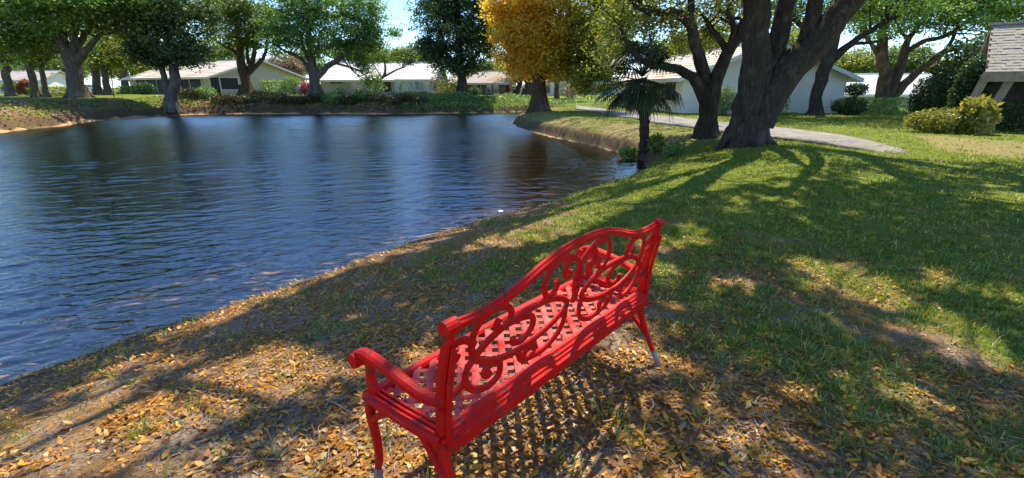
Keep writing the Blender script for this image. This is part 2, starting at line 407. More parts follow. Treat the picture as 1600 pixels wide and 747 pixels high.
# ------------------------------------------------------------------ gaps cut in the unseen overhead canopy (to let planned sun patches through)
LIT_PX = [
    [(610, 552), (470, 535), (330, 560), (200, 600), (60, 640), (-60, 670), (-60, 800), (90, 800), (180, 735), (300, 690), (430, 640), (560, 600)],
    [(440, 700), (540, 640), (620, 590), (720, 600), (860, 600), (930, 640), (930, 760), (700, 860), (420, 860)],
    [(690, 405), (790, 352), (900, 318), (1010, 290), (1060, 275), (1060, 300), (960, 335), (880, 372), (760, 400)],
    [(1060, 255), (1180, 252), (1290, 256), (1300, 275), (1180, 285), (1090, 300), (1040, 290)],
    [(1215, 400), (1320, 415), (1420, 455), (1520, 505), (1640, 550), (1640, 640), (1500, 585), (1390, 500), (1280, 455)],
    [(1330, 226), (1420, 232), (1620, 232), (1620, 250), (1480, 252), (1330, 245)],
    [(1530, 300), (1660, 300), (1660, 330), (1540, 325)],
    [(1330, 268), (1420, 275), (1400, 288), (1320, 282)],
    [(200, 540), (300, 500), (420, 445), (540, 400), (600, 385), (600, 405), (500, 440), (400, 480), (280, 530)],
    [(560, 400), (640, 372), (720, 348), (740, 360), (640, 392), (560, 418)],
]
LIT = []
for poly in LIT_PX: LIT.append(np.array([seat_on(u, v)[:2] if v > 240 else on(u, v, 0)[:2] for u, v in poly]))
# the bench itself stands in the sun
LIT.append(np.array([(-.75, 1.3), (-.2, 1.0), (1.0, 2.25), (.75, 2.75), (.2, 2.35), (-.4, 1.9)]))
def lit_ground(q):
    z = np.zeros(len(q))
    for _ in range(3):
        p = q - SUN * ((q[:, 2] - z) / SUN[2])[:, None]
        z = np.maximum(land(p[:, 0], p[:, 1]), ZW)
    jx = (hash_noise(p[:, 0], p[:, 1], 3.0, 11) - .5) * .5; jy = (hash_noise(p[:, 0], p[:, 1], 3.0, 12) - .5) * .5
    jx += (hash_noise(p[:, 0], p[:, 1], 9.0, 13) - .5) * .3; jy += (hash_noise(p[:, 0], p[:, 1], 9.0, 14) - .5) * .3
    r = (hash_noise(p[:, 0], p[:, 1], 2.6, 15) * .6 + hash_noise(p[:, 0], p[:, 1], 5.5, 16) * .4) > .645
    for P in LIT: r |= in_poly(p[:, 0] + jx, p[:, 1] + jy, P)
    return r

# ------------------------------------------------------------------ trees
def unit(v): return v / (np.linalg.norm(v, axis=-1, keepdims=True) + 1e-9)
def leaves_mesh(name, C, L, Wd, tint, flat=.45, droop=0.0):
    n = len(C)
    d = rng.normal(size=(n, 3)); d[:, 2] = d[:, 2] * (1 - flat) - droop; d = unit(d)
    u = rng.normal(size=(n, 3)); u[:, 2] *= 1 + flat; u[:, 2] = np.abs(u[:, 2]) + flat
    s = unit(np.cross(d, u)); nn = np.cross(s, d)
    L = L * rng.uniform(.65, 1.25, (n, 1)); Wd = Wd * rng.uniform(.7, 1.2, (n, 1))
    V = np.stack([C, C + d * L * .5 + s * Wd * .5 + nn * Wd * .12, C + d * L - nn * L * .12, C + d * L * .5 - s * Wd * .5 + nn * Wd * .12], 1).reshape(-1, 3)
    F = np.arange(4 * n).reshape(n, 4)
    return mesh_np(name, V, F, False, {'tint': np.repeat(np.clip(tint, 0, 1), 4)})
def in_ball(n, shell=.45):
    d = unit(rng.normal(size=(n, 3))); return d * (rng.random((n, 1)) ** shell)
def bough(P, R, n=14, k=9, wob=.03):
    Q = spline(P, n); r = np.interp(np.linspace(0, len(R) - 1, n), np.arange(len(R)), R)
    Q[1:-1] += rng.normal(size=(n - 2, 3)) * (r[1:-1, None] * .12)
    return Q, r
def bark_obj(name, tubes, m, parent, loc, k=10):
    VV, FF, o = [], [], 0
    for P, R in tubes:
        kk = k if R[0] > .12 else 6
        V, F = tube(P - loc, R, kk)
        a = np.tile(np.arange(kk), len(P)); hh = np.repeat(np.arange(len(P)), kk)
        j = 1 + .10 * np.sin(a * 2.4 + hh * .35) + rng.normal(size=len(V)) * .03
        ctr = np.repeat(P - loc, kk, 0)
        V = ctr + (V - ctr) * j[:, None]
        VV.append(V); FF.append(np.array(F) + o); o += len(V)
    return link(name, mesh_np(name, np.vstack(VV), np.vstack(FF), True), m, parent)
def tree(name, label, base, trunk, limbs, crowns, leaf='leaf_green', bark='bark_grey', lsize=.22, per=60, csize=.7, cat='tree', group=None,
         cull=None, tintf=None, twigs=60, sub=True, flat=.45, droop=.1, keep=None):
    """trunk/limbs: [(point, radius), ...]; crowns: [(centre, radii, clusters)]"""
    base = np.array(base, float)
    root = prop(empty(name, base), label, cat, group)
    skel = []
    for i, br in enumerate([trunk] + limbs):
        P, R = bough([q for q, _ in br], [r for _, r in br], 14 if i else 16)
        if i == 0: R[0] *= 1.35; R[1] *= 1.1; P[0, 2] -= .25
        skel.append((P, R))
        if i: bark_obj('limb', [(P, R)], M[bark], root, base)
    trunk_tubes = [skel[0]]
    if bark != 'none':
        for k in range(5):       # root flare
            a = k * 2 * math.pi / 5 + rng.random(); r = trunk[0][1]
            d = np.array([math.cos(a), math.sin(a), 0])
            e = base + d * r * 1.75; e[2] = ground_z(e[0], e[1]) - .08
            trunk_tubes.append((spline([base + d * r * .55 + [0, 0, r * 1.5], base + d * r * 1.05 + [0, 0, r * .45], e], 7), np.linspace(r * .42, r * .12, 7)))
    bark_obj('trunk', trunk_tubes, M[bark], root, base, 14)
    cl, tn = [], []
    for ci, (c, rad, n) in enumerate(crowns):
        q = in_ball(n)
        az_, el_ = np.arctan2(q[:, 1], q[:, 0]), q[:, 2] / (np.linalg.norm(q, axis=1) + 1e-6)
        q = q * (.62 + .75 * hash_noise(az_ * 1.3 + ci * 7, el_ * 1.8, 1.6, 60 + ci))[:, None]
        q = np.array(c) + q * np.array(rad); cl.append(q); tn.append(np.full(n, ci))
    cl = np.vstack(cl)
    allp = np.vstack([P[4:] for P, R in skel]); allr = np.concatenate([R[4:] for P, R in skel])
    if twigs:
        tw = []
        sel = rng.choice(len(cl), min(twigs, len(cl)), replace=False)
        for k in sel:
            dd = np.linalg.norm(allp - cl[k], axis=1) + rng.random(len(allp)) * 1.2
            j = int(np.argmin(dd)); a, e = allp[j], cl[k]
            if np.linalg.norm(e - a) > 7: continue
            mid = (a + e) / 2 + rng.normal(size=3) * .12 * np.linalg.norm(e - a) + [0, 0, .1 * np.linalg.norm(e - a)]
            r0 = min(allr[j] * .5, .022 * np.linalg.norm(e - a) + .02)
            tw.append((spline([a, mid, e], 7), np.linspace(r0, r0 * .25, 7)))
        if tw: prop(bark_obj('branches', tw, M[bark], root, base), kind='stuff')
    per = int(per * .74)
    n = len(cl) * per
    C = np.repeat(cl, per, 0)
    off = rng.normal(size=(n, 3)) * np.array([.45, .45, .28]) * csize * np.repeat(rng.uniform(.6, 1.3, (len(cl), 1)), per, 0)
    C = C + off
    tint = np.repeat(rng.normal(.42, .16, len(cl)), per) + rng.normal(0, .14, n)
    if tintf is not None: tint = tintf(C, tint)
    ok = np.ones(n, bool)
    if cull is not None: ok &= ~cull(C)
    if keep is not None: ok &= keep(C)
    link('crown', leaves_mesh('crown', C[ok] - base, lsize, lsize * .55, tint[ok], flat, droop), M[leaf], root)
    return root
def px(n, y): return n * y / F_PX      # metres across n pixels of the plan at distance y

# --- live oak with three great stems beside the path
yo = on(1165, 228, .0)[1]
def k_(u, v, y): return at(u, v, y)
B = seat_on(1163, 226)
def over(u, v, h): return seat_on(u, v) + SUN * (h / SUN[2])
tree('oak_tree', 'massive dark oak with three thick stems forking low beside the path', B,
     [(B, .54), (k_(1172, 185, B[1]), .49), (k_(1180, 140, B[1]), .46), (k_(1176, 75, B[1] - .1), .36), (k_(1178, 0, B[1] - .2), .33), (k_(1170, -110, B[1] - .6), .27), (k_(1120, -260, B[1] - 2), .14), (k_(1060, -420, B[1] - 4), .06)],
     [[(k_(1184, 195, B[1] - .05), .42), (k_(1212, 140, B[1] - .1), .42), (k_(1252, 92, B[1] - .2), .40), (k_(1300, 38, B[1] - .2), .36), (k_(1350, -20, B[1] - .2), .32), (k_(1430, -120, B[1] - 1), .24), (k_(1560, -230, B[1] - 2), .14)],
      [(k_(1190, 160, B[1] + .1), .28), (k_(1205, 100, B[1] + .25), .27), (k_(1222, 40, B[1] + .4), .25), (k_(1238, -40, B[1] + .5), .22), (k_(1260, -180, B[1] + .5), .14), (k_(1290, -300, B[1]), .07)],
      [(k_(1246, 98, B[1] - .1), .22), (k_(1264, 45, B[1] - .1), .21), (k_(1274, 0, B[1] - .1), .20), (k_(1290, -120, B[1] - .8), .16), (k_(1260, -330, B[1] - 3), .08)],
      [(k_(1176, 0, B[1] - .2), .2), (k_(1090, -140, B[1] - 1.5), .17), (k_(950, -330, B[1] - 3.5), .12), (k_(700, -600, B[1] - 6), .05)],
      [(k_(1170, -110, B[1] - .6), .16), (np.array([3.0, 9.8, 6.4]), .12), (over(330, 560, 6.9), .07), (over(280, 591, 6.8), .06), (over(140, 655, 6.7), .05), (over(0, 726, 6.6), .035), (over(-60, 760, 6.6), .02)],
      [(np.array([3.0, 9.8, 6.4]), .09), (over(300, 545, 7.2), .05), (over(215, 590, 7.1), .04), (over(100, 640, 7.0), .03), (over(0, 680, 7.0), .02)],
      [(k_(1350, -20, B[1] - .2), .22), (k_(1420, -200, B[1] - 3), .15), (k_(1500, -500, B[1] - 6), .07)]],
     [((5.2, 8.6, 7.6), (8.8, 6.5, 1.5), 900), ((-1.2, 9.0, 7.2), (4.2, 5.0, 1.2), 260), ((10.5, 11.0, 7.6), (6.5, 6.5, 1.6), 420), ((4.0, 12.5, 9.2), (8, 7, 2.0), 330)],
     'leaf_canopy', 'bark_dark', .19, 60, .85, cull=lit_ground, twigs=160, flat=.7, keep=lambda C: C[:, 2] > 5.2)  # unseen crown and boughs shaped to drop chosen sun and shadow patches

# --- forked oak behind it
B = seat_on(1104, 214)
y = B[1]
tree('oak_tree', 'forked oak with an arching low limb, behind the great dark oak', B,
     [(B, .34), (k_(1106, 180, y), .31), (k_(1112, 145, y), .30), (k_(1122, 112, y), .22), (k_(1140, 78, y), .19), (k_(1158, 50, y), .17), (k_(1172, 10, y), .14), (k_(1190, -70, y), .08)],
     [[(k_(1108, 150, y), .22), (k_(1098, 112, y), .19), (k_(1088, 75, y - .2), .17), (k_(1078, 38, y - .3), .15), (k_(1055, 18, y - .4), .13), (k_(1020, 20, y - .5), .10), (k_(990, 8, y - .5), .06)],
      [(k_(1102, 160, y), .2), (k_(1090, 132, y - .1), .17), (k_(1068, 112, y - .2), .15), (k_(1040, 104, y - .2), .13), (k_(1010, 98, y - .3), .10), (k_(985, 78, y - .3), .07), (k_(968, 40, y), .04)],
      [(k_(1136, 82, y), .12), (k_(1122, 58, y + .1), .10), (k_(1110, 45, y + .1), .07), (k_(1098, 20, y), .04)],
      [(k_(1140, 76, y), .11), (k_(1147, 45, y - .1), .09), (k_(1138, 22, y - .1), .08), (k_(1124, 18, y - .1), .06)],
      [(k_(1078, 38, y - .3), .12), (k_(1080, -20, y - .3), .10), (k_(1060, -110, y), .05)],
      [(k_(1172, 10, y), .12), (np.array([6.5, 19.5, 7.0]), .10), (np.array([4.8, 24, 8.2]), .07), (np.array([2.8, 28.5, 8.8]), .04)]],  # unseen limb added to carry the shading lobes
     [(k_(1060, -40, y), (2.6, 2.2, 1.5), 110), (k_(985, 15, y + .8), (1.6, 1.5, 1.2), 80), (k_(1040, 35, y + 1.2), (1.5, 1.2, .9), 60), (k_(955, 70, y + 2), (.9, .9, .9), 34), (k_(1075, 70, y + 2.2), (1.1, .8, .5), 26), (k_(1120, 22, y + 1.5), (1.6, 1.4, 1.1), 90), (k_(1000, -90, y - 1), (3, 3, 1.6), 90), ((4.6, 24.5, 8.4), (3.6, 3.6, 1.0), 70), ((2.5, 29, 9.0), (3.0, 3.6, 1.0), 55), ((6.5, 29.5, 8.9), (3.2, 3.0, .9), 60), ((8.5, 25.5, 8.6), (3, 3, .9), 50), ((5.2, 34, 9.4), (3, 3, .9), 50), (k_(1180, -110, y + 1), (3, 3, 1.5), 80), (k_(1110, 55, y + .8), (.7, .7, .35), 10)],  # high lobes out towards the point are unseen, added to dapple its bank
     'leaf_lime', 'bark_dark', .13, 60, .6, cull=lit_ground, twigs=90)

# --- lawn trees on the right
B = seat_on(1273, 181); y = B[1]
tree('lawn_tree', 'slender dark lawn tree beside the white gable wall', B,
     [(B, .36), (k_(1278, 140, y), .31), (k_(1290, 100, y), .34), (k_(1302, 65, y), .3), (k_(1310, 10, y), .24), (k_(1320, -90, y), .12)],
     [[(k_(1293, 98, y), .24), (k_(1318, 78, y), .2), (k_(1345, 58, y), .17), (k_(1378, 38, y - .4), .13), (k_(1410, 22, y - .6), .07)],
      [(k_(1288, 95, y), .2), (k_(1270, 60, y), .17), (k_(1240, 30, y + .5), .13), (k_(1200, 10, y + 1), .07)],
      [(k_(1330, 68, y), .10), (k_(1365, 66, y + .5), .07), (k_(1395, 60, y + .8), .04)]],
     [(k_(1300, -60, y), (5.5, 4, 3.4), 220), (k_(1395, 5, y), (3, 2.5, 1.6), 130), (k_(1225, 5, y + 1), (3, 2.5, 1.4), 70)],
     'leaf_green', 'bark_dark', .2, 60, .8, group='lawn trees by the white house', twigs=80)
B = on(1380, 173, 0.0); B[2] = ground_z(B[0], B[1]); y = B[1]
tree('lawn_tree', 'broad lawn tree with spreading limbs behind the clipped hedge', B,
     [(B, .62), (k_(1384, 150, y), .55), (k_(1382, 125, y), .40), (k_(1378, 95, y), .36), (k_(1380, 55, y), .28), (k_(1385, 0, y), .18), (k_(1390, -80, y), .08)],
     [[(k_(1390, 148, y), .42), (k_(1402, 118, y), .30), (k_(1411, 88, y), .27), (k_(1418, 62, y), .2), (k_(1440, 35, y), .14), (k_(1460, 5, y), .08)],
      [(k_(1394, 150, y), .36), (k_(1418, 126, y - .3), .26), (k_(1450, 100, y - .6), .22), (k_(1480, 78, y - .8), .18), (k_(1515, 72, y - 1), .12), (k_(1540, 76, y - 1), .05)],
      [(k_(1412, 85, y), .2), (k_(1440, 66, y - .4), .16), (k_(1480, 55, y - .8), .14), (k_(1520, 28, y - 1), .09), (k_(1560, 0, y - 1), .05)],
      [(k_(1480, 78, y - .8), .13), (k_(1492, 52, y - 1), .10), (k_(1500, 20, y - 1), .05)],
      [(k_(1376, 95, y), .16), (k_(1362, 70, y), .13), (k_(1345, 48, y), .08)],
      [(k_(1418, 62, y), .12), (k_(1408, 48, y), .09), (k_(1398, 30, y), .05)]],
     [(k_(1400, -30, y), (6, 4, 3.4), 260), (k_(1500, 0, y - 1.5), (5, 3, 2.0), 240), (k_(1580, -10, y - 2), (4, 3, 2.0), 150), (k_(1440, 30, y), (3.6, 2.5, 1.3), 70), (k_(1590, 20, y - 2), (3, 2, 1.3), 60), (k_(1350, 30, y + 1), (2.4, 2, 1.3), 45), (k_(1545, 62, y - 3), (.8, .8, 1.4), 22)],
     'leaf_green', 'bark_brown', .2, 60, .8, group='lawn trees by the white house', twigs=150)

# --- turning tree on the point
B = seat_on(843, 173); y = B[1]
cx = at(826, 60, y)[0]
tree('shade_tree', 'golden orange and green tree standing on the grassy point', B,
     [(B, .62), (k_(843, 150, y), .5), (k_(842, 128, y), .5), (k_(840, 105, y), .36), (k_(838, 60, y), .2), (k_(835, 0, y), .12), (k_(835, -70, y), .08)],
     [[(k_(842, 122, y), .28), (k_(862, 100, y), .22), (k_(890, 72, y), .17), (k_(920, 45, y), .12), (k_(945, 25, y), .06)],
      [(k_(841, 110, y), .24), (k_(820, 85, y), .18), (k_(800, 55, y), .13), (k_(785, 30, y), .07)],
      [(k_(839, 70, y), .2), (k_(870, 40, y), .14), (k_(880, 0, y), .08)]],
     [(k_(806, 55, y), (1.9, 1.8, 2.1), 170), (k_(800, 5, y), (2.0, 1.8, 1.9), 130), (k_(815, 100, y), (1.0, 1.0, 1.0), 45), (k_(838, 60, y - 2.2), (1.8, .9, 2.4), 120), (k_(838, 5, y - 2), (2.0, 1, 2.0), 80), (k_(870, 70, y), (2.3, 2.2, 2.3), 170), (k_(915, 45, y - .6), (2.5, 2.0, 2.4), 180), (k_(935, 100, y - 1), (1.7, 1.6, 1.9), 120), (k_(900, 105, y - .6), (1.6, 1.4, 1.4), 110), (k_(925, 125, y - 3), (1.3, 1.2, .9), 60), (k_(890, 60, y - 2.5), (2.2, 1.0, 2.2), 90), (k_(950, 70, y - 4), (1.6, 1.2, 1.8), 70),
      (k_(880, -40, y), (3.6, 3, 2.6), 150), (k_(965, 10, y - 1), (2.2, 2, 2.2), 120), (k_(845, 112, y), (1.3, 1.2, .6), 22)],
     'leaf_turning', 'bark_brown', .22, 66, .75, twigs=90,
     tintf=lambda C, t: np.clip(.15 + t * .6 + .56 * S(2.7, -.1, C[:, 0] - (B[0] - .3) + rng.normal(0, .8, len(C))) , 0, 1))

# --- big left bank tree and its companions
B = seat_on(125, 153); y = B[1]
tree('bank_tree', 'broad grey fig tree with fluted trunk on the left bank', B,
     [(B, .70), (k_(120, 130, y), .60), (k_(111, 100, y), .60), (k_(102, 78, y), .54), (k_(86, 48, y), .42), (k_(68, 18, y), .32), (k_(50, -20, y), .2)],
     [[(k_(113, 95, y), .5), (k_(116, 66, y), .36), (k_(118, 30, y), .28), (k_(122, -10, y), .2)],
      [(k_(118, 96, y), .45), (k_(136, 78, y - .3), .28), (k_(150, 60, y - .5), .2), (k_(162, 48, y - .6), .12)],
      [(k_(100, 75, y), .36), (k_(98, 40, y), .3), (k_(92, 5, y), .2)],
      [(k_(112, 90, y), .3), (k_(135, 50, y + .5), .24), (k_(160, 15, y + .5), .15)]],
     [(k_(40, 0, y), (6.0, 5, 3.0), 230), (k_(110, -30, y), (6.5, 5, 3.8), 240), (k_(185, 0, y - 1), (4.6, 4, 3.0), 170), (k_(20, 55, y - 1), (4.0, 3.5, 1.6), 110), (k_(70, 25, y - 3), (4, 2, 1.6), 80), (k_(205, 40, y), (2.6, 2.5, 1.5), 60), (k_(-60, 20, y - 2), (5, 4, 3), 100), ((-31.5, 40, 8.6), (5, 4, 1.8), 120), ((-34, 36, 9.0), (4.5, 4, 1.8), 110)],  # last two lobes added to shade the left bank
     'leaf_green', 'bark_grey', .30, 56, 1.0, twigs=110)
for (u, v, dy, hgt, r, lab, lf) in [(14, 139, 8, 6, .42, 'dark thick trunk tree at the left edge of the far lawn', 'leaf_dark'), (53, 138, 4, 5, .36, 'pale leaning trunk tree beside the red leaved shrub', 'leaf_green'),
                                    (70, 138, 2, 4, .24, 'thin dark leaning tree over the clipped low hedge', 'leaf_pale')]:
    y2 = y + dy; b2 = at(u, v, y2); b2[2] = ground_z(b2[0], b2[1])
    tree('lawn_tree', lab, b2, [(b2, r), (at(u - 4, v - 25, y2), r * .8), (at(u - 8, v - 50, y2), r * .6), (at(u - 8, v - 90, y2), r * .35)],
         [[(at(u - 5, v - 32, y2), r * .5), (at(u + 14, v - 60, y2), r * .3)], [(at(u - 6, v - 36, y2), r * .5), (at(u - 26, v - 64, y2), r * .3)]],
         [(at(u - 4, v - 62, y2), (3.2, 3, 1.7), 70)], lf, 'bark_grey', .32, 45, .9, group='small trees at the left lawn', twigs=20)
for (u, v, y2, r, lab) in [(152, 144, 62, .5, 'grey lawn tree standing beyond the big fig'), (167, 143, 60, .4, 'dark slender tree close by the grey lawn tree'), (198, 143, 72, .4, 'small branching tree left of the screened porch')]:
    b2 = at(u, v, y2); b2[2] = ground_z(b2[0], b2[1])
    tree('lawn_tree', lab, b2, [(b2, r), (at(u - 3, 115, y2), r * .8), (at(u - 7, 88, y2), r * .6), (at(u - 8, 40, y2), r * .3)],
         [[(at(u - 4, 110, y2), r * .5), (at(u + 14, 82, y2), r * .25)], [(at(u - 5, 108, y2), r * .5), (at(u - 22, 80, y2), r * .25)]],
         [(at(u + 5, 70, y2), (4.5, 4, 2.6), 90), (at(u + 12, 96, y2), (2.2, 2, 1.0), 26)], 'leaf_lime' if u > 160 else 'leaf_pale', 'bark_grey', .38, 42, 1.0, group='trees across the far lawn', twigs=30)

# --- trees along the far bank
B = at(268, 166, 43.6); B[2] = ground_z(B[0], B[1]); y = B[1]
tree('bank_tree', 'dense dark tree with twin trunks at the water edge before the porch', B,
     [(B, .55), (k_(268, 150, y), .42), (k_(273, 128, y), .42), (k_(270, 100, y), .34), (k_(266, 60, y), .24), (k_(262, 10, y), .12)],
     [[(k_(266, 156, y), .3), (k_(258, 128, y), .26), (k_(252, 104, y), .22), (k_(245, 70, y), .13)],
      [(k_(271, 108, y), .2), (k_(290, 82, y), .15), (k_(305, 60, y), .08)]],
     [(k_(262, 40, y), (3.4, 3, 3.0), 190), (k_(228, 82, y), (1.6, 1.5, 1.2), 70), (k_(292, 82, y - .5), (2.0, 1.5, 1.2), 70), (k_(270, 85, y), (2.4, 1.6, 1.0), 60), (k_(300, 15, y), (2.6, 2.4, 2.4), 90), (k_(235, 0, y), (3, 2.5, 2.5), 90), (k_(248, 98, y), (1.2, 1, .5), 20)],
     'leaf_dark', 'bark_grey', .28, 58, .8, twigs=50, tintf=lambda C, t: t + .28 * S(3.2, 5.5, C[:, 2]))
B = at(386, 147, 56.0); B[2] = ground_z(B[0], B[1]); y = B[1]
tree('bank_tree', 'tree with candelabra limbs in front of the beige gable wall', B,
     [(B, .75), (k_(384, 128, y), .52), (k_(380, 108, y), .52), (k_(376, 90, y), .4), (k_(372, 60, y), .28), (k_(368, 20, y), .15)],
     [[(k_(383, 118, y), .35), (k_(394, 98, y), .26), (k_(398, 74, y), .2), (k_(396, 50, y), .12)],
      [(k_(386, 116, y), .3), (k_(404, 100, y), .22), (k_(414, 84, y), .18), (k_(418, 62, y), .1)],
      [(k_(380, 106, y), .25), (k_(368, 82, y), .16), (k_(350, 72, y), .12), (k_(330, 58, y), .06)],
      [(k_(388, 100, y), .2), (k_(386, 72, y), .12), (k_(388, 50, y), .07)]],
     [(k_(385, 25, y), (4.2, 3.5, 3.4), 180), (k_(350, 10, y), (3.4, 3, 3.0), 110), (k_(425, 40, y), (2.8, 2.5, 2.6), 100), (k_(378, 66, y), (2.2, 2, .9), 30)],
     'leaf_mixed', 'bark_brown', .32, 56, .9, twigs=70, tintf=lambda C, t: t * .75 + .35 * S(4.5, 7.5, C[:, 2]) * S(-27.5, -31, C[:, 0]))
B = at(493, 153, 49.5); B[2] = ground_z(B[0], B[1]); y = B[1]
tree('bank_tree', 'wide feathery tree on the far bank left of the blue house', B,
     [(B, .72), (k_(492, 130, y), .5), (k_(490, 112, y), .48), (k_(487, 92, y), .34), (k_(482, 50, y), .24), (k_(478, 0, y), .12)],
     [[(k_(494, 122, y), .36), (k_(512, 104, y), .28), (k_(530, 92, y), .22), (k_(548, 70, y), .14), (k_(570, 45, y), .08)],
      [(k_(488, 115, y), .24), (k_(470, 92, y), .18), (k_(446, 80, y), .12), (k_(428, 70, y), .06)],
      [(k_(489, 108, y), .2), (k_(476, 80, y), .14), (k_(468, 50, y), .08)],
      [(k_(528, 94, y), .14), (k_(530, 74, y), .1), (k_(520, 50, y), .06)]],
     [(k_(475, 35, y), (3.6, 3, 3.2), 170), (k_(440, 45, y), (2.4, 2, 2.4), 80), (k_(535, 35, y), (3.2, 3, 2.8), 150), (k_(575, 30, y), (2.2, 2, 2.4), 80), (k_(555, 78, y), (2.2, 1.6, 1.0), 48), (k_(585, 62, y), (1.5, 1.3, .9), 28), (k_(570, 100, y - .3), (.9, .8, .9), 20), (k_(500, 0, y), (4, 3.5, 1.8), 90), (k_(500, 78, y), (2.5, 2, .8), 34), (k_(620, 50, y), (1.0, .8, .4), 10), (k_(582, 128, y - .3), (.8, .7, 1.1), 16)],
     'leaf_green', 'bark_grey', .28, 54, .8, twigs=110)
B = at(586, 151, 54.0); B[2] = ground_z(B[0], B[1]); y = B[1]
tree('garden_tree', 'small pale green twisted tree before the blue house entrance', B,
     [(B, .2), (k_(590, 132, y), .16), (k_(600, 118, y), .14), (k_(602, 104, y), .11), (k_(598, 85, y), .06)],
     [[(k_(600, 120, y), .1), (k_(618, 110, y), .08), (k_(632, 105, y), .05)], [(k_(598, 124, y), .08), (k_(588, 108, y), .06), (k_(582, 98, y), .04)]],
     [(k_(600, 82, y), (2.0, 1.8, 1.0), 42), (k_(635, 88, y), (1.7, 1.6, 1.1), 40), (k_(576, 92, y), (1.2, 1, .7), 20)], 'leaf_pale', 'bark_grey', .24, 42, .7, twigs=30)
B = at(722, 149, 55.0); B[2] = ground_z(B[0], B[1]); y = B[1]
tree('shade_tree', 'huge dense dark green tree in front of the brown house', B,
     [(B, .6), (k_(722, 130, y), .5), (k_(720, 100, y), .42), (k_(716, 40, y), .3), (k_(715, -20, y), .15)],
     [[(k_(722, 110, y), .25), (k_(745, 85, y), .18), (k_(765, 55, y), .1)], [(k_(720, 105, y), .25), (k_(692, 80, y), .18), (k_(668, 55, y), .1)]],
     [(k_(712, 35, y), (4.4, 4, 4.2), 260), (k_(680, 75, y), (1.9, 1.8, 1.9), 80), (k_(745, 62, y), (2.8, 2.5, 2.6), 110), (k_(690, 5, y), (3.6, 3, 3.2), 130), (k_(765, 10, y), (2.8, 2.5, 2.8), 100), (k_(712, 98, y), (2.8, 2, 1.1), 60), (k_(730, 110, y), (2.0, 1.6, .6), 30), (k_(665, 70, y), (.9, .8, .5), 12)],
     'leaf_dark', 'bark_dark', .32, 58, .9, twigs=60)
for (u, v, y2, lean, r, lab) in [(806, 152, 62, 8, .38, 'pale leaning trunk tree left of the golden tree'), (824, 152, 60, 2, .62, 'thick forked tree just behind the golden tree'), (870, 153, 60, 0, .34, 'slim dark forked tree right of the golden tree')]:
    b2 = at(u, v, y2); b2[2] = ground_z(b2[0], b2[1])
    tree('shade_tree', lab, b2, [(b2, r), (at(u + lean * .5, v - 14, y2), r * .8), (at(u + lean, v - 28, y2), r * .7), (at(u + lean, v - 60, y2), r * .35)],
         [[(at(u + lean * .8, v - 22, y2), r * .6), (at(u + 12, v - 40, y2), r * .35), (at(u + 16, v - 60, y2), r * .2)], [(at(u + lean * .8, v - 20, y2), r * .55), (at(u - 10, v - 38, y2), r * .35), (at(u - 14, v - 56, y2), r * .2)]],
         [(at(u + 4, v - 62, y2), (3.0, 2.6, 2.4), 80)], 'leaf_mixed', 'bark_brown', .3, 48, .8, group='trees behind the golden tree', twigs=20)

# --- trees beyond the roofs
def far_tree(u, v, y2, rx, rz, lab, lf='leaf_pale', vb=135):
    b2 = at(u, vb, y2); b2[2] = ground_z(b2[0], b2[1]); c = at(u, v, y2)
    tree('background_tree', lab, b2, [(b2, .35), ((b2 + c) / 2, .26), (c, .12)], [[((b2 * .4 + c * .6), .15), (c + [rx * .5, 0, rz * .3], .06)]],
         [(c, (rx, rx * .8, rz), int(26 * rx * rz ** .5)), (c + [rx * .6, 0, -rz * .25], (rx * .6, rx * .5, rz * .6), int(10 * rx)), (c + [-rx * .6, 0, -rz * .2], (rx * .6, rx * .5, rz * .6), int(10 * rx))],
         lf, 'bark_grey', .42, 34, 1.1, group='trees beyond the roofs', twigs=10)
far_tree(335, 80, 92, 5.5, 2.6, 'light green tree rising behind the porch roof', 'leaf_pale')
far_tree(300, 88, 98, 4.5, 2.2, 'low light green tree behind the left end of the porch roof', 'leaf_pale')
far_tree(440, 105, 84, 3.6, 2.0, 'sparse brownish tree behind the beige gable', 'twiggy')
far_tree(470, 98, 90, 4.0, 2.6, 'grey green tree between the beige and blue houses', 'leaf_green')
far_tree(560, 82, 92, 5.0, 2.2, 'rounded light green tree behind the blue house roof', 'leaf_pale')
far_tree(640, 92, 88, 4.0, 2.4, 'yellow green tree behind the right end of the blue house', 'leaf_lime')
far_tree(664, 100, 84, 2.2, 2.2, 'soft green tree between blue house and dark shade tree', 'leaf_pale')
far_tree(775, 108, 100, 4.6, 2.6, 'pale tree beyond the brown house roof', 'leaf_pale')
far_tree(792, 116, 96, 2.4, 1.6, 'small golden tree over the far white roof', 'leaf_turning')
far_tree(905, 118, 92, 4.0, 2.4, 'green tree at the far end of the path', 'leaf_green')
far_tree(1065, 88, 62, 4.5, 2.2, 'feathery green tree behind the white house roof', 'leaf_pale')
far_tree(1100, 70, 66, 4.5, 2.8, 'lime tree rising above the white roof left slope', 'leaf_lime')
far_tree(1245, 62, 62, 3.6, 2.2, 'bright yellow green tree above the white roof ridge', 'leaf_lime')
far_tree(1325, 100, 74, 3.6, 1.8, 'low bright green tree beyond the far white roof', 'leaf_lime')
far_tree(1370, 95, 76, 4.6, 2.4, 'rounded bright green tree behind the spreading lawn tree', 'leaf_pale')
far_tree(1425, 92, 74, 3.2, 2.2, 'fresh green tree right of the spreading lawn tree', 'leaf_pale')
far_tree(1475, 106, 70, 2.6, 1.4, 'olive tree above the end of the far white roof', 'leaf_lime')
far_tree(85, 105, 88, 6.0, 2.8, 'bright green tree behind the big fig trunk', 'leaf_pale')
far_tree(190, 100, 100, 6.0, 3.2, 'yellow green tree between fig and porch', 'leaf_lime')
far_tree(25, 95, 96, 6.0, 3.4, 'mid green tree at the far left lawn', 'leaf_green')

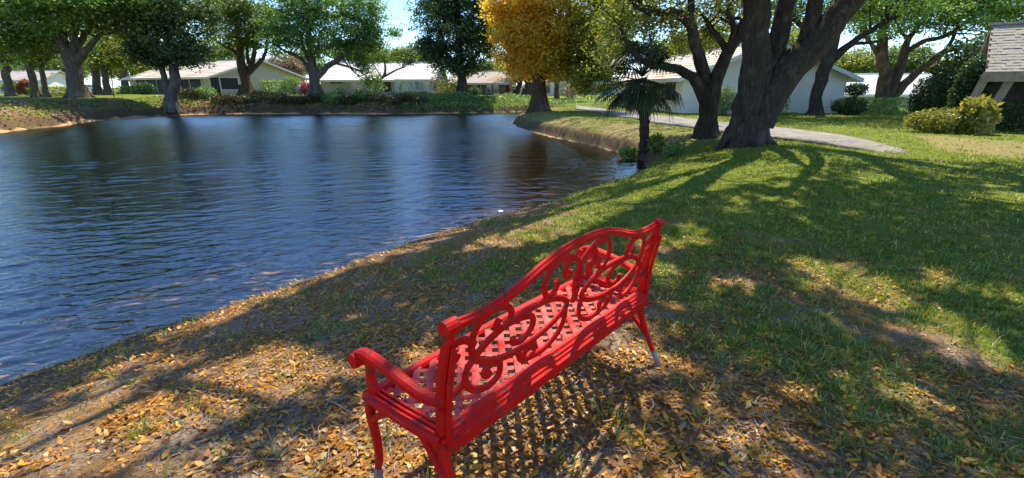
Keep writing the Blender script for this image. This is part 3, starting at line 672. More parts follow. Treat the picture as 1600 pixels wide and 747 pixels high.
# ------------------------------------------------------------------ fan palm at the water edge
B = seat_on(1006, 246)
palm = prop(empty('fan_palm', B), 'shaggy fan palm leaning out of the bank at the water edge', 'palm')
y = B[1]
top = at(1003, 122, y) - B; mid = at(1007, 200, y) - B
Pp = spline([(0, 0, -.3), tuple(mid), tuple(top)], 22); Rr = np.full(22, .165) + np.sin(np.arange(22) * 2.1) * .012; Rr[:3] += .05
mb = MB().tube(Pp, Rr, 12)
for k in range(110):             # old leaf bases
    t = rng.uniform(.08, 1) * 21; i = int(min(t, 20)); p0 = Pp[i] * (1 - t + i) + Pp[i + 1] * (t - i); a = k * 2.4
    d = np.array([math.cos(a), math.sin(a), 0]); s_ = np.array([-d[1], d[0], 0])
    q = p0 + d * .13
    mb.add([q - s_ * .05, q + s_ * .05, q + d * .09 + [0, 0, .13] + s_ * .02, q + d * .09 + [0, 0, .13] - s_ * .02, q + [0, 0, -.1]], [(0, 1, 2, 3), (0, 4, 1), (0, 3, 4), (1, 4, 2), (2, 4, 3)])
mb.build('trunk', M['bark_dark'], palm)
def frond(parent, az, el, plen, size, m, o):
    d = np.array([math.cos(az) * math.cos(el), math.sin(az) * math.cos(el), math.sin(el)])
    P = spline([o, o + d * plen * .5 + [0, 0, .06], o + d * plen - [0, 0, .10 * plen]], 6)
    V, F = tube(P, np.linspace(.022, .012, 6), 4); V = list(map(tuple, V)); F = list(F)
    tip = P[-1]; fd = unit(P[-1] - P[-2]); sd = unit(np.cross(fd, [0, 0, 1.])); up = np.cross(sd, fd)
    n = 22
    T = [rng.random() * .5] * len(V)
    for k in range(n):
        a = (k / (n - 1) - .5) * 4.3; L = size * (1 - .28 * abs(a) / 2.15) * rng.uniform(.88, 1.08)
        dv = fd * math.cos(a) + sd * math.sin(a)
        e1 = tip + dv * L * .55 + up * .06 * L; e2 = tip + dv * L - np.array([0, 0, L * rng.uniform(.25, .5)])
        w_ = np.cross(dv, up) * L * .045
        i0 = len(V)
        V += [tuple(tip), tuple(e1 + w_), tuple(e2), tuple(e1 - w_)]
        F += [(i0, i0 + 1, i0 + 2, i0 + 3)]; T += [rng.uniform(.1, .9)] * 4
    ob = link('frond', mesh_np('frond', np.array(V), np.array(F), False, {'tint': np.array(T)}), m, parent)
    return ob
for k in range(44):
    az = k * 2.4; el = rng.uniform(-.65, 1.35); o_ = Pp[-1] + [0, 0, -.15 + .2 * (el > .2)]
    frond(palm, az, el, rng.uniform(.6, 1.0), rng.uniform(.55, .8), M['palm_green'], o_)
for az, el, pl_ in [(math.pi + .1, -.25, 1.5), (math.pi - .3, -.35, 1.3), (math.pi + .5, -.1, 1.5), (-.1, -.35, 1.2), (.35, -.3, 1.1), (-.5, -.2, 1.2), (math.pi + .2, .1, 1.6)]:
    frond(palm, az, el, pl_ * .85, .62, M['palm_green'], Pp[-1] + [0, 0, -.1])
for k in range(6): frond(palm, k * 1.1 + .4, -1.0, .5, .5, M['palm_dead'], Pp[-1] + [0, 0, -.25])

# ------------------------------------------------------------------ shrubs, hedges, ground cover
def shrub(name, label, c, rad, leaf, n=900, lsize=.14, cat='shrub', group=None, stems=5, box=False, tint=.45, flat=.2):
    n = int(n * 2.2)
    c = np.array(c, float); base = c.copy(); base[2] = ground_z(c[0], c[1])
    root = prop(empty(name, base), label, cat, group); rad = np.array(rad, float)
    if box:
        q = rng.uniform(-1, 1, (n, 3)); ax = rng.integers(0, 3, n); k = rng.random(n) < .7
        q[np.arange(n)[k], ax[k]] = np.sign(q[np.arange(n)[k], ax[k]]) * rng.uniform(.85, 1.03, k.sum())
    else:
        q = in_ball(n, .3); lump = 1 + .25 * (hash_noise(q[:, 0] * 3, q[:, 1] * 3 + q[:, 2] * 2, 1.3, 8) - .4); q = q * lump[:, None]
    C = q * rad + [0, 0, max(rad[2] * .98, c[2] - base[2])]
    C[:, 2] = np.maximum(C[:, 2], .03)
    t = rng.normal(tint, .2, n)
    link('foliage', leaves_mesh('foliage', C, lsize, lsize * .55, t, flat, -.2), M[leaf], root)
    mb = MB()
    for k in range(stems):
        e = C[rng.integers(n)] * np.array([.7, .7, .9])
        mb.tube(spline([(e[0] * .15, e[1] * .15, -.1), tuple(e * np.array([.5, .5, .55])), tuple(e)], 5), np.linspace(.035, .012, 5), 5)
    mb.build('stem', M['bark_brown'], root)
    return root
def shrub_at(name, label, u, v, y, w, h, leaf, n=700, ls=.14, **kw):
    p = at(u, v, y); z0 = ground_z(p[0], p[1]); top_ = at(u, v, y)[2]
    return shrub(name, label, (p[0], y, z0), (px(w / 2, y), px(w / 2, y) * .8, px(h / 2, y)), leaf, n, ls, **kw)
shrub_at('croton_bush', 'yellow green variegated croton bush before the shingle roof house', 1474, 202, 17.6, 104, 34, 'leaf_yellow', 2600, .11, tint=.36)
shrub_at('croton_bush', 'spiky golden leaved shrub rising from the croton bed', 1520, 200, 17.0, 50, 52, 'leaf_yellow', 700, .24, tint=.6, flat=-.2)
shrub_at('hedge', 'low dark clipped hedge under the shingle roof house', 1585, 205, 19.2, 110, 40, 'leaf_dark', 2600, .10, box=True, cat='hedge')
shrub_at('hedge', 'clipped dark hedge between topiary and spreading lawn tree', 1378, 178, 31, 88, 22, 'leaf_green', 1500, .12, box=True, cat='hedge')
shrub_at('topiary_shrub', 'dark tiered topiary shrub at the white house corner, lower tier', 1325, 178, 29.5, 50, 25, 'leaf_dark', 1300, .13)
o = shrub_at('topiary_shrub', 'small dark ball of foliage above the tiered topiary', 1330, 178, 29.6, 32, 18, 'leaf_dark', 700, .12); o.location.z += 1.12
shrub_at('dark_shrub', 'tall dark broad leaved shrub left of the shingle roof house', 1490, 185, 24.5, 88, 118, 'leaf_dark', 2600, .20, tint=.35)
shrub_at('dark_shrub', 'rounded dark shrub beside the clipped hedge', 1446, 180, 27, 52, 60, 'leaf_dark', 1700, .16, tint=.3)
shrub_at('dark_shrub', 'deep green foliage mass under the shingle roof eave', 1590, 195, 21.5, 90, 110, 'leaf_dark', 2200, .18, tint=.2)
shrub_at('dark_shrub', 'tall narrow dark shrub hiding the end of the shingle roof', 1500, 195, 19.2, 44, 104, 'leaf_dark', 2000, .15, tint=.3)
shrub_at('round_shrub', 'round bright green shrub against the white gable wall', 1129, 176, 29.0, 34, 42, 'leaf_pale', 1100, .11)
shrub_at('round_shrub', 'sparse grey green shrub against the white wall right of the oak', 1218, 176, 29.0, 26, 36, 'leaf_green', 260, .12)
shrub_at('bank_plant', 'bright lime leafy plant beside the palm trunk', 1026, 228, 15.5, 26, 26, 'leaf_lime', 160, .14, flat=-.1)
shrub_at('bank_plant', 'small weed clump on the bank left of the palm', 985, 232, 16.5, 34, 20, 'leaf_green', 220, .12)
shrub_at('bank_plant', 'low weeds in the hollow right of the palm', 1050, 232, 14.6, 26, 16, 'leaf_green', 150, .12)
shrub_at('hedge', 'clipped square green hedge beside the beige gable house', 430, 146, 62, 30, 20, 'leaf_green', 700, .2, box=True, cat='hedge')
shrub_at('round_shrub', 'rounded green bush at the corner of the beige house', 459, 146, 62, 30, 26, 'leaf_pale', 800, .2)
shrub_at('flower_bush', 'pink flowering bush beside the wide feathery tree', 481, 147, 54, 18, 20, 'flower_pink', 500, .18)
shrub_at('flower_bush', 'violet and white flower cluster beside the pink bush', 471, 148, 54, 12, 16, 'flower_violet', 260, .16)
shrub_at('dark_shrub', 'dark bush at the left end of the screened porch', 228, 145, 62, 26, 18, 'leaf_dark', 500, .22)
shrub_at('hedge', 'low sunlit yellow green hedge left of the fig trunk', 88, 142, 52, 52, 12, 'leaf_lime', 900, .2, box=True, cat='hedge')
shrub_at('flower_bush', 'yellow croton shrub on the far left lawn', 21, 138, 58, 30, 20, 'leaf_yellow', 700, .24)
shrub_at('flower_bush', 'reddish croton shrub beside the yellow one', 41, 137, 58, 20, 22, 'leaf_red', 600, .24)
shrub_at('hedge', 'low dark hedge on the lawn left of the porch', 203, 144, 68, 26, 11, 'leaf_green', 500, .24, box=True, cat='hedge')
shrub_at('bare_shrub', 'pale twiggy shrub right of the blue house', 683, 151, 58, 22, 30, 'twiggy', 320, .2)
shrub_at('bare_shrub', 'pale dry shrub before the far white houses', 892, 151, 66, 34, 22, 'twiggy', 500, .24)
shrub_at('round_shrub', 'yellow green bush overhanging left of the brown house', 700, 146, 56, 36, 26, 'leaf_lime', 420, .2)
shrub_at('round_shrub', 'reddish shrub at the end of the brown house', 792, 150, 62, 14, 18, 'leaf_red', 300, .2)
for k, (u, y2, w_, h_) in enumerate([(531, 58.5, 16, 12), (560, 58.6, 12, 8), (578, 58.6, 12, 9)]):
    shrub_at('foundation_plant', 'small dark plant along the blue house wall', u, 150, y2, w_, h_, 'leaf_dark', 140, .2, group='plants along the blue house wall')
for k in range(7):
    shrub_at('foundation_plant', 'tiny dark plant under the blue house windows', 620 + k * 7, 150.5, 58.2, 5, 5, 'leaf_dark', 60, .14, group='plants under the blue house windows')
shrub_at('dark_shrub', 'dark bush before the brown house wall', 742, 150, 58.5, 20, 12, 'leaf_dark', 300, .2)
bl = [(300, 'leaf_scrub_shaded'), (325, 'leaf_green'), (352, 'leaf_scrub_shaded'), (380, 'leaf_scrub_shaded'), (410, 'leaf_scrub_shaded'), (440, 'leaf_scrub_shaded'), (470, 'leaf_scrub_shaded'), (500, 'leaf_scrub_shaded'), (523, 'leaf_green'), (545, 'leaf_scrub_shaded'), (568, 'leaf_green'), (590, 'leaf_scrub_shaded'), (612, 'leaf_scrub_shaded'), (632, 'leaf_scrub_shaded'), (650, 'leaf_scrub_shaded')]
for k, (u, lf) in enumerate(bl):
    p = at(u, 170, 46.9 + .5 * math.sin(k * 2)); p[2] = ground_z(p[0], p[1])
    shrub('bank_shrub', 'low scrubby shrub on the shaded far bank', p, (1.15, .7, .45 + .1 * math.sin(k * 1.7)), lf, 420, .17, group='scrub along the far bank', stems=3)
# vines over the sunny far bank and weeds on the left bank: nobody could count them
def cover(name, label, poly, n, leaf, ls, h, tint=.5):
    P = np.array(poly); lo, hi = P.min(0), P.max(0); q = rng.uniform(lo, hi, (n * 3, 2)); q = q[in_poly(q[:, 0], q[:, 1], P)][:n]
    q = q[shore_dist(q[:, 0], q[:, 1]) > .05]
    n_ = hash_noise(q[:, 0], q[:, 1], .9, 21)
    z = land(q[:, 0], q[:, 1]) + rng.random(len(q)) * h * (.25 + 1.3 * n_)
    C = np.column_stack([q, z])
    prop(link(name, leaves_mesh(name, C, ls, ls * .6, rng.normal(tint, .2, len(q)), .3), M[leaf]), label, kind='stuff')
cover('ground_cover', 'bright green creeping vines over the sunny far bank', [(-10.5, 45.5), (-2.2, 47.0), (-1.5, 50.5), (-11, 51)], 9000, 'leaf_pale', .2, .35, .55)
cover('ground_cover', 'dark creeping plants on the bank behind the golden tree', [(-2.2, 47.0), (4, 51), (9, 53), (6, 58), (-2, 53)], 3500, 'leaf_green', .2, .3, .3)
cover('ground_cover', 'leafy weeds over the left bank', [(-27.0, 18), (-28.0, 24), (-28.4, 27), (-29.2, 30), (-30.5, 34), (-31.0, 38), (-30, 44), (-33.5, 45), (-35, 36), (-32, 25), (-30, 18)], 2600, 'leaf_scrub_shaded', .17, .22, .6)
cover('ground_cover', 'weeds on the far bank, coloured olive to look tree-shaded', [(-32, 43), (-27, 45), (-10, 45.4), (-10, 49), (-28, 49), (-33, 46)], 5000, 'leaf_scrub_shaded', .18, .25, .4)

# ------------------------------------------------------------------ houses
M['stucco_beige'] = mat('stucco_beige', (.62, .51, .40), (.56, .46, .36), 3, .9)
M['stucco_white'] = mat('stucco_white', (.90, .82, .68), (.84, .77, .64), 1.6, .9, .2, 40)
M['stucco_grey'] = mat('stucco_grey', (.52, .48, .42), (.47, .43, .38), 2, .9)
M['stucco_blue'] = mat('stucco_blue', (.50, .60, .64), (.46, .55, .60), 2, .9)
M['brick_brown'] = mat('brick_brown', (.26, .17, .12), (.20, .13, .10), 2, .9)
M['trim_white'] = mat('trim_white', (.80, .78, .72), (.72, .70, .65), 4, .7)
M['screen'] = mat('screen', (.028, .028, .028), (.04, .038, .035), 2, .6)
M['door_dark'] = mat('door_dark', (.05, .035, .03), (.07, .05, .04), 3, .5)
M['wood_grey'] = mat('wood_grey', (.34, .27, .19), (.22, .17, .12), 5, .85, .3, 25)
M['dark_recess'] = mat('dark_recess', (.05, .045, .04), (.08, .07, .06), 3, .9)
M['car_blue'] = mat('car_blue', (.08, .16, .34), (.07, .14, .30), 2, .3, spec=.6)
M['car_white'] = mat('car_white', (.7, .7, .7), (.66, .66, .66), 2, .3, spec=.6)
M['car_red'] = mat('car_red', (.35, .05, .04), (.30, .04, .03), 2, .3, spec=.6)
M['rubber'] = mat('rubber', (.02, .02, .02), (.03, .03, .03), 8, .8)
gmt, nt, out = new_mat('window_glass')
b = N(nt, 'ShaderNodeBsdfPrincipled', i_Roughness=.06); b.inputs['Base Color'].default_value = (.03, .06, .06, 1); b.inputs['Specular IOR Level'].default_value = .8
nt.links.new(b.outputs[0], out.inputs[0]); M['glass'] = gmt
gmt, nt, out = new_mat('curtained_glass')
b = N(nt, 'ShaderNodeBsdfPrincipled', i_Roughness=.08); b.inputs['Base Color'].default_value = (.20, .34, .33, 1); b.inputs['Specular IOR Level'].default_value = .7
nt.links.new(b.outputs[0], out.inputs[0]); M['glass_teal'] = gmt
def roof_mat(name, c, c2, stain):
    m, nt, out = new_mat(name)
    b = N(nt, 'ShaderNodeBsdfPrincipled', i_Roughness=.85)
    co = nt.nodes.new('ShaderNodeTexCoord').outputs['Object']
    n1 = noise(nt, .35, 5, .6, co); n2 = noise(nt, 5, 6, .6, co)
    col = ramp(nt, n2, [(.35, c), (.7, c2)])
    col = mixc(nt, ramp(nt, n1, [(.48, (0, 0, 0)), (.66, (.8, .8, .8))]), col, stain)
    nt.links.new(col, b.inputs['Base Color']); nt.links.new(b.outputs[0], out.inputs[0]); return m
M['roof_white'] = roof_mat('roof_white', (.70, .62, .53), (.58, .51, .43), (.52, .37, .22))
M['roof_bright'] = roof_mat('roof_bright', (.80, .78, .76), (.72, .70, .68), (.66, .60, .54))
M['roof_tan'] = roof_mat('roof_tan', (.60, .52, .45), (.50, .43, .37), (.45, .32, .20))

def house(name, label, C, ang, lu, lv, z0, eave, ridge, wallm, roofm, ridge_along='v', over=.6, courses=True):
    """walls on u in 0..lu (front, v=0) and v in 0..lv; heights above z0"""
    root = prop(empty(name, (C[0], C[1], z0), math.radians(ang)), label, 'house')
    e, r = eave, ridge
    mb = MB()
    if ridge_along == 'v':
        pts = [(0, -.4), (lu, -.4), (lu, e), (lu / 2, r - .12), (0, e)]
        mb.add([(x, 0, z) for x, z in pts] + [(x, lv, z) for x, z in pts], [(0, 1, 2, 3, 4), (9, 8, 7, 6, 5), (0, 5, 6, 1), (1, 6, 7, 2), (0, 4, 9, 5)])
    else:
        pts = [(0, -.4), (lv, -.4), (lv, e), (lv / 2, r - .12), (0, e)]
        mb.add([(0, y_, z) for y_, z in pts] + [(lu, y_, z) for y_, z in pts], [(4, 3, 2, 1, 0), (5, 6, 7, 8, 9), (0, 5, 9, 4), (1, 2, 7, 6), (0, 1, 6, 5)])
    mb.build('wall', wallm, root)
    half = (lu if ridge_along == 'v' else lv) / 2; run = lv if ridge_along == 'v' else lu
    sl = (r - e) / half; zo = e - sl * over
    rm = MB(); nC = 12
    for sgn in (0, 1):
        for k in range(nC):          # overlapping tile courses
            a0, a1 = -over + (half + over) * k / nC, -over + (half + over) * (k + 1) / nC
            za, zb = zo + sl * (a0 + over) + .05, zo + sl * (a1 + over) + .01
            f = (lambda q: q) if sgn == 0 else (lambda q: 2 * half - q)
            q = []
            for run_ in (-over, run + over):
                for a, z in ((a0, za), (a0, za - .10), (a1, zb - .10), (a1, zb)):
                    q.append((f(a), run_, z) if ridge_along == 'v' else (run_, f(a), z))
            rm.add(q, [(0, 1, 2, 3), (4, 7, 6, 5), (0, 4, 5, 1), (3, 2, 6, 7), (0, 3, 7, 4), (1, 5, 6, 2)])
    ro = rm.build('roof', roofm, root)
    cap = MB()
    if ridge_along == 'v': cap.bar((half, -over, r + .05), (half, run + over, r + .05), .3, .12)
    else: cap.bar((-over, half, r + .05), (run + over, half, r + .05), .3, .12)
    cap.build('ridge_cap', roofm, ro)
    if ridge_along == 'v':
        B_ = [((-over, -over - .03, zo - .10), (half, -over - .03, r - .10)), ((lu + over, -over - .03, zo - .10), (half, -over - .03, r - .10))]
        B_ += [((x, -over, zo - .08), (x, run + over, zo - .08)) for x in (-over - .03, lu + over + .03)]
    else: B_ = [((-over, y_, zo - .08), (run + over, y_, zo - .08)) for y_ in (-over - .03, lv + over + .03)]
    for a, b_ in B_: MB().bar(a, b_, .06, .23).build('fascia', M['trim_white'], ro)
    return root
def on_wall(root, side, s, z, w, h, name='window', frame='trim_white', pane='glass', panes=1, out_=.06, lu=0, fw=.07, rows=1):
    """side 'front' (v=0) or 'left' (u=0); s is the start along the wall"""
    def T(a, d, zz): return (a, -d, zz) if side == 'front' else (-d, a, zz)
    def bx(mb, a0, a1, d0, d1, z0, z1):
        p, q = T(a0, d0, z0), T(a1, d1, z1); mb.box(*sorted((p[0], q[0])), *sorted((p[1], q[1])), *sorted((p[2], q[2])))
    mb = MB()
    for a0, a1, z0, z1 in ((s - fw, s + w + fw, z - fw, z), (s - fw, s + w + fw, z + h, z + h + fw), (s - fw, s, z, z + h), (s + w, s + w + fw, z, z + h)):
        bx(mb, a0, a1, -.01, out_, z0, z1)
    for k in range(1, panes): bx(mb, s + w * k / panes - fw / 2, s + w * k / panes + fw / 2, -.01, out_ - .01, z, z + h)
    o = mb.build(name, M[frame], root)
    for k in range(panes):
        pb = MB(); bx(pb, s + w * k / panes + (fw / 2 if k else 0), s + w * (k + 1) / panes - (fw / 2 if k < panes - 1 else 0), -.005, .015, z, z + h); pb.build('pane', M[pane], o)
    return o

# white gable house behind the oaks
h = house('white_house', 'white stucco house with broad gable wall behind the oaks', (10.9, 31.0), 3.5, 10.9, 15, 0.0, 2.35, 4.35, M['stucco_white'], M['roof_white'])
on_wall(h, 'left', 1.2, .85, 1.5, 1.35, frame='door_dark', panes=2, name='window')
for s_ in (4.6, 6.6, 8.6, 10.6): on_wall(h, 'left', s_, .75, 1.3, 1.3, frame='door_dark', panes=2)
MB().box(-.12, 0.0, 4.0, 4.12, 0, 2.3).build('downspout', M['trim_white'], h)
MB().box(3.1, 3.35, -.1, .0, 1.0, 1.2).build('meter_box', M['screen'], h)
# beige house with screened porch
cL = at(330, 147, 60); zL = .62
h = house('beige_house', 'beige house with long screened porch and gable end', cL, 62, 14.0, 19.0, zL, 2.35, 4.55, M['stucco_beige'], M['roof_white'])
for k in range(6):
    on_wall(h, 'left', 1.6 + k * 2.6, .08, 2.45, 2.05, name='screen_panel', frame='trim_white' if k % 2 == 0 else 'stucco_beige', pane='screen', fw=.06)
on_wall(h, 'left', 6.3, .75, .55, 1.15, name='window', pane='screen', fw=.14, out_=.14)
on_wall(h, 'front', .15, .08, 1.1, 2.1, name='screen_panel', pane='screen', fw=.08)
on_wall(h, 'front', 1.4, .75, 2.3, 1.4, name='screen_panel', pane='screen', fw=.10)
on_wall(h, 'front', 7.0, .05, 1.5, 1.95, name='door', frame='trim_white', pane='door_dark', panes=2)
# blue grey house
xb = at(503, 150, 60)[0]
h = house('blue_house', 'low blue grey house with long pale roof across the pond', (xb, 60.0), -1.0, 13.9, 10.0, .55, 2.1, 4.15, M['stucco_grey'], M['roof_bright'], 'u', .5)
on_wall(h, 'front', 1.2, 1.55, 1.6, .35, pane='screen', frame='stucco_grey')
on_wall(h, 'front', 3.9, .95, 1.9, .85, panes=2, frame='trim_white')
on_wall(h, 'front', 7.8, .05, 1.0, 1.9, name='door', frame='trim_white', pane='door_dark')
wg = MB().box(9.3, 13.9, -.55, .02, -.4, 2.0).build('wing_wall', M['stucco_blue'], h)
for s_ in (9.75, 11.85):
    o = on_wall(h, 'front', s_, .72, 1.7, .98, name='window', pane='glass_teal', panes=3); o.location.y = -.55
MB().box(7.5, 9.2, -.9, -.85, -.2, .55).build('entry_screen', M['car_blue'], h)
# brown house and the far white ones
xb = at(706, 150, 62)[0]
h = house('brown_house', 'dark brown house under the dense shade tree', (xb, 62.0), -6, 7.0, 8, .55, 1.75, 3.1, M['brick_brown'], M['roof_tan'], 'u', .5)
on_wall(h, 'front', 2.8, .7, .9, .9); on_wall(h, 'front', 4.6, .5, .5, 1.1); on_wall(h, 'front', 5.5, .5, .5, 1.1); on_wall(h, 'front', 1.0, 0, .9, 1.7, name='door', pane='door_dark')
MB().box(-1.6, -.02, .5, .7, -.3, 1.7).build('garden_wall', M['stucco_beige'], h)
xb = at(786, 150, 78)[0]
h = house('far_house', 'far white roofed house between brown house and golden tree', (xb, 78.0), 4, 7.5, 8, .5, 1.6, 2.9, M['stucco_white'], M['roof_bright'], 'u', .5)
on_wall(h, 'front', 1.0, .5, 1.2, .9); on_wall(h, 'front', 4.5, .5, 1.2, .9)
xb = at(846, 150, 76)[0]
h = house('far_house', 'far white gabled house right of the golden tree trunk', (xb, 76.0), 8, 5.2, 9, .5, 1.7, 3.0, M['stucco_white'], M['roof_bright'], 'v', .4)
on_wall(h, 'front', .6, .3, .8, 1.1); on_wall(h, 'front', 2.2, .05, 1.3, 1.5, name='door', pane='glass_teal', panes=3)
xb = at(888, 150, 84)[0]
h = house('far_house', 'far low white house at the end of the path', (xb, 84.0), 0, 9, 8, .4, 1.7, 2.7, M['stucco_white'], M['roof_bright'], 'u', .5)
on_wall(h, 'front', 2, .5, 1.2, .9); on_wall(h, 'front', 5, .5, 1.2, .9)
xb = at(-20, 140, 78)[0]
h = house('far_house', 'far pale house behind the yellow croton shrub', (xb, 78.0), 8, 8, 8, .7, 2.2, 3.6, M['stucco_white'], M['roof_tan'], 'u', .5)
on_wall(h, 'front', 5.6, .7, 1.2, .9)
# far right white-roofed house
pL = at(1306, 150, 52)
h = house('far_house', 'tan house with wide white roof beyond the right lawn', (pL[0], 52), -8, 11.5, 11, -1.25, 2.35, 4.3, M['stucco_beige'], M['roof_bright'], 'u', .6)
on_wall(h, 'front', 7.6, 0, 2.6, 2.0, name='garage_door', frame='trim_white', pane='stucco_grey', panes=1)
on_wall(h, 'front', 4.6, .4, .7, 1.2, frame='stucco_beige'); MB().box(3.9, 4.0, -.12, 0, 0, 2.0).build('downspout', M['trim_white'], h)

# shingle roof house at the right edge: steep roof on slanted struts
hc = np.array([at(1524, 160, 18.8)[0], 18.8]); zb = ground_z(*hc)
h = prop(empty('shingle_house', (hc[0], hc[1], zb), math.radians(-39)), 'house with steep weathered shingle roof and slanted wooden struts', 'house')
LU = 7.0
Ze = 2.15; nC = 17; depth = 2.6; rise = 1.85
def on_slope(t): return -.35 + depth * t, Ze + rise * t
shing = []
for v_ in range(4):
    mb = MB(); w_ = .17
    mb.box(0, w_, -.035, .155, -.012, .012); shing.append(mb.mesh('shingle'))
M['shingle'] = mat('shingle', (.42, .37, .29), (.27, .24, .19), 2.2, .9, .5, 30)
for me_ in shing: me_.materials.append(M['shingle'])
deck = MB().add([(0, -.35, Ze - .06), (LU, -.35, Ze - .06), (LU, -.35 + depth, Ze + rise - .06), (0, -.35 + depth, Ze + rise - .06),
                 (0, -.35, Ze - .16), (LU, -.35, Ze - .16), (LU, -.35 + depth, Ze + rise - .16), (0, -.35 + depth, Ze + rise - .16),],
                [(0, 1, 2, 3), (7, 6, 5, 4), (0, 4, 5, 1), (1, 5, 6, 2), (2, 6, 7, 3), (3, 7, 4, 0)]).build('roof', M['wood_grey'], h)
ang = math.atan2(rise, depth); Lr = math.hypot(rise, depth)
cm = []
for k in range(4):
    mb = MB(); rr = np.random.default_rng(k)
    mb.box(0, .168, 0, .205, -.014, .014); m_ = mb.mesh('shingle'); m_.materials.append(M['shingle']); cm.append(m_)
for j in range(nC):
    t = j / nC
    y_, z_ = on_slope(t)
    for k in range(17):
        o = link('shingle', cm[(j * 3 + k) % 4], None, deck)
        o.location = (k * .172 + (.06 if j % 2 else 0), y_ + rng.normal(0, .006), z_ + .005 + rng.normal(0, .004)); o.rotation_euler = (ang - .07 + rng.normal(0, .02), 0, rng.normal(0, .02))
rest = MB()
for j in range(nC):
    y_, z_ = on_slope(j / nC); e = np.array([0, math.cos(ang - .07), math.sin(ang - .07)]) * .205; n_ = np.array([0, -math.sin(ang), math.cos(ang)]) * .014
    p0, p1 = np.array([17 * .172 + .09, y_, z_]), np.array([LU, y_, z_])
    rest.add([p0 - n_, p1 - n_, p1 + n_, p0 + n_, p0 + e - n_, p1 + e - n_, p1 + e + n_, p0 + e + n_], [(0, 1, 2, 3), (3, 2, 6, 7), (0, 4, 5, 1), (4, 7, 6, 5), (0, 3, 7, 4), (1, 5, 6, 2)])
prop(rest.build('shingle_courses', M['shingle'], deck), kind='stuff')
MB().bar((-.1, -.35 + depth + .05, Ze + rise + .05), (LU, -.35 + depth + .05, Ze + rise + .05), .28, .09).build('ridge_cap', M['shingle'], deck)
MB().box(1.05, 1.4, 1.35, 1.6, Ze + 1.75, Ze + 2.0).build('roof_vent', M['wood_grey'], deck)
MB().box(-.06, LU, -.46, -.38, Ze - .34, Ze + .02).build('fascia', M['wood_grey'], deck)
for a, b_ in (((.05, -.3, Ze - .1), (-.35, -.3, -.2)), ((.75, -.25, Ze - .2), (.25, -.25, -.2)), ((.05, 1.6, Ze + 1.2), (-.3, 1.6, -.2))):
    MB().bar(a, b_, .16, .26, (1, 0, 0)).build('strut', M['wood_grey'], h)
MB().box(.3, LU, 2.3, 5.5, -.3, Ze + rise - .2).build('wall', M['dark_recess'], h)
MB().box(2.0, LU, 2.2, 2.28, .2, 2.0).build('window', M['screen'], h)
MB().add([(0, 2.25, Ze + rise - .07), (LU, 2.25, Ze + rise - .07), (LU, 5.8, Ze), (0, 5.8, Ze), (0, 2.25, Ze + rise - .2), (LU, 2.25, Ze + rise - .2), (LU, 5.8, Ze - .12), (0, 5.8, Ze - .12)],
         [(0, 1, 2, 3), (7, 6, 5, 4), (0, 4, 5, 1), (1, 5, 6, 2), (2, 6, 7, 3), (3, 7, 4, 0)]).build('back_roof', M['shingle'], h)

# parked cars far off on the left
def car(label, c, rz, m):
    c = np.array([c[0], c[1], ground_z(c[0], c[1])]); root = prop(empty('parked_car', c, rz), label, 'car', 'cars parked across the left lawn')
    prof = [(-2.1, .35), (-2.15, .7), (-1.9, .85), (-1.2, .92), (-.6, 1.38), (.7, 1.42), (1.35, .98), (2.0, .86), (2.15, .6), (2.1, .35)]
    V = [(x, y_, z) for y_ in (-.82, .82) for x, z in prof]; n = len(prof)
    MB().add(V, [tuple(range(n)), tuple(range(2 * n - 1, n - 1, -1))] + [(i, i + n, (i + 1) % n + n, (i + 1) % n) for i in range(n)]).build('body', m, root, bevel=.06)
    MB().add([(-1.05, y_, z) for y_, z in ((-.84, .95), (.84, .95))] + [(1.15, -.84, .98), (1.15, .84, .98), (.6, -.84, 1.33), (.6, .84, 1.33), (-.55, -.84, 1.3), (-.55, .84, 1.3)], [(0, 2, 4, 6), (1, 7, 5, 3), (0, 6, 7, 1), (2, 3, 5, 4)]).build('windows', M['glass'], root)
    for x in (-1.35, 1.35):
        for y_ in (-.8, .8): MB().tube([(x, y_ - .1, .32), (x, y_ + .1, .32)], [.32, .32], 14).build('wheel', M['rubber'], root)
p = at(84, 133, 84); car('blue parked car beyond the low sunlit hedge', p, .2, M['car_blue'])
p = at(98, 132, 90); car('red parked car behind the blue parked car', p, -.1, M['car_red'])
p = at(141, 136, 84); car('white parked car seen past the fig trunk', p, .1, M['car_white'])
# staked sapling pole
p = at(177, 148, 47); p[2] = ground_z(p[0], p[1])
MBp = MB().tube([tuple(p - [0, 0, .1]), tuple(at(175, 125, 47))], [.045, .04], 6).tube([tuple(at(175, 128, 47)), tuple(at(173, 110, 47))], [.03, .02], 5)
prop(MBp.build('stake', M['rubber']), 'thin dark leaning stake on the lawn near the fig tree', 'stake')

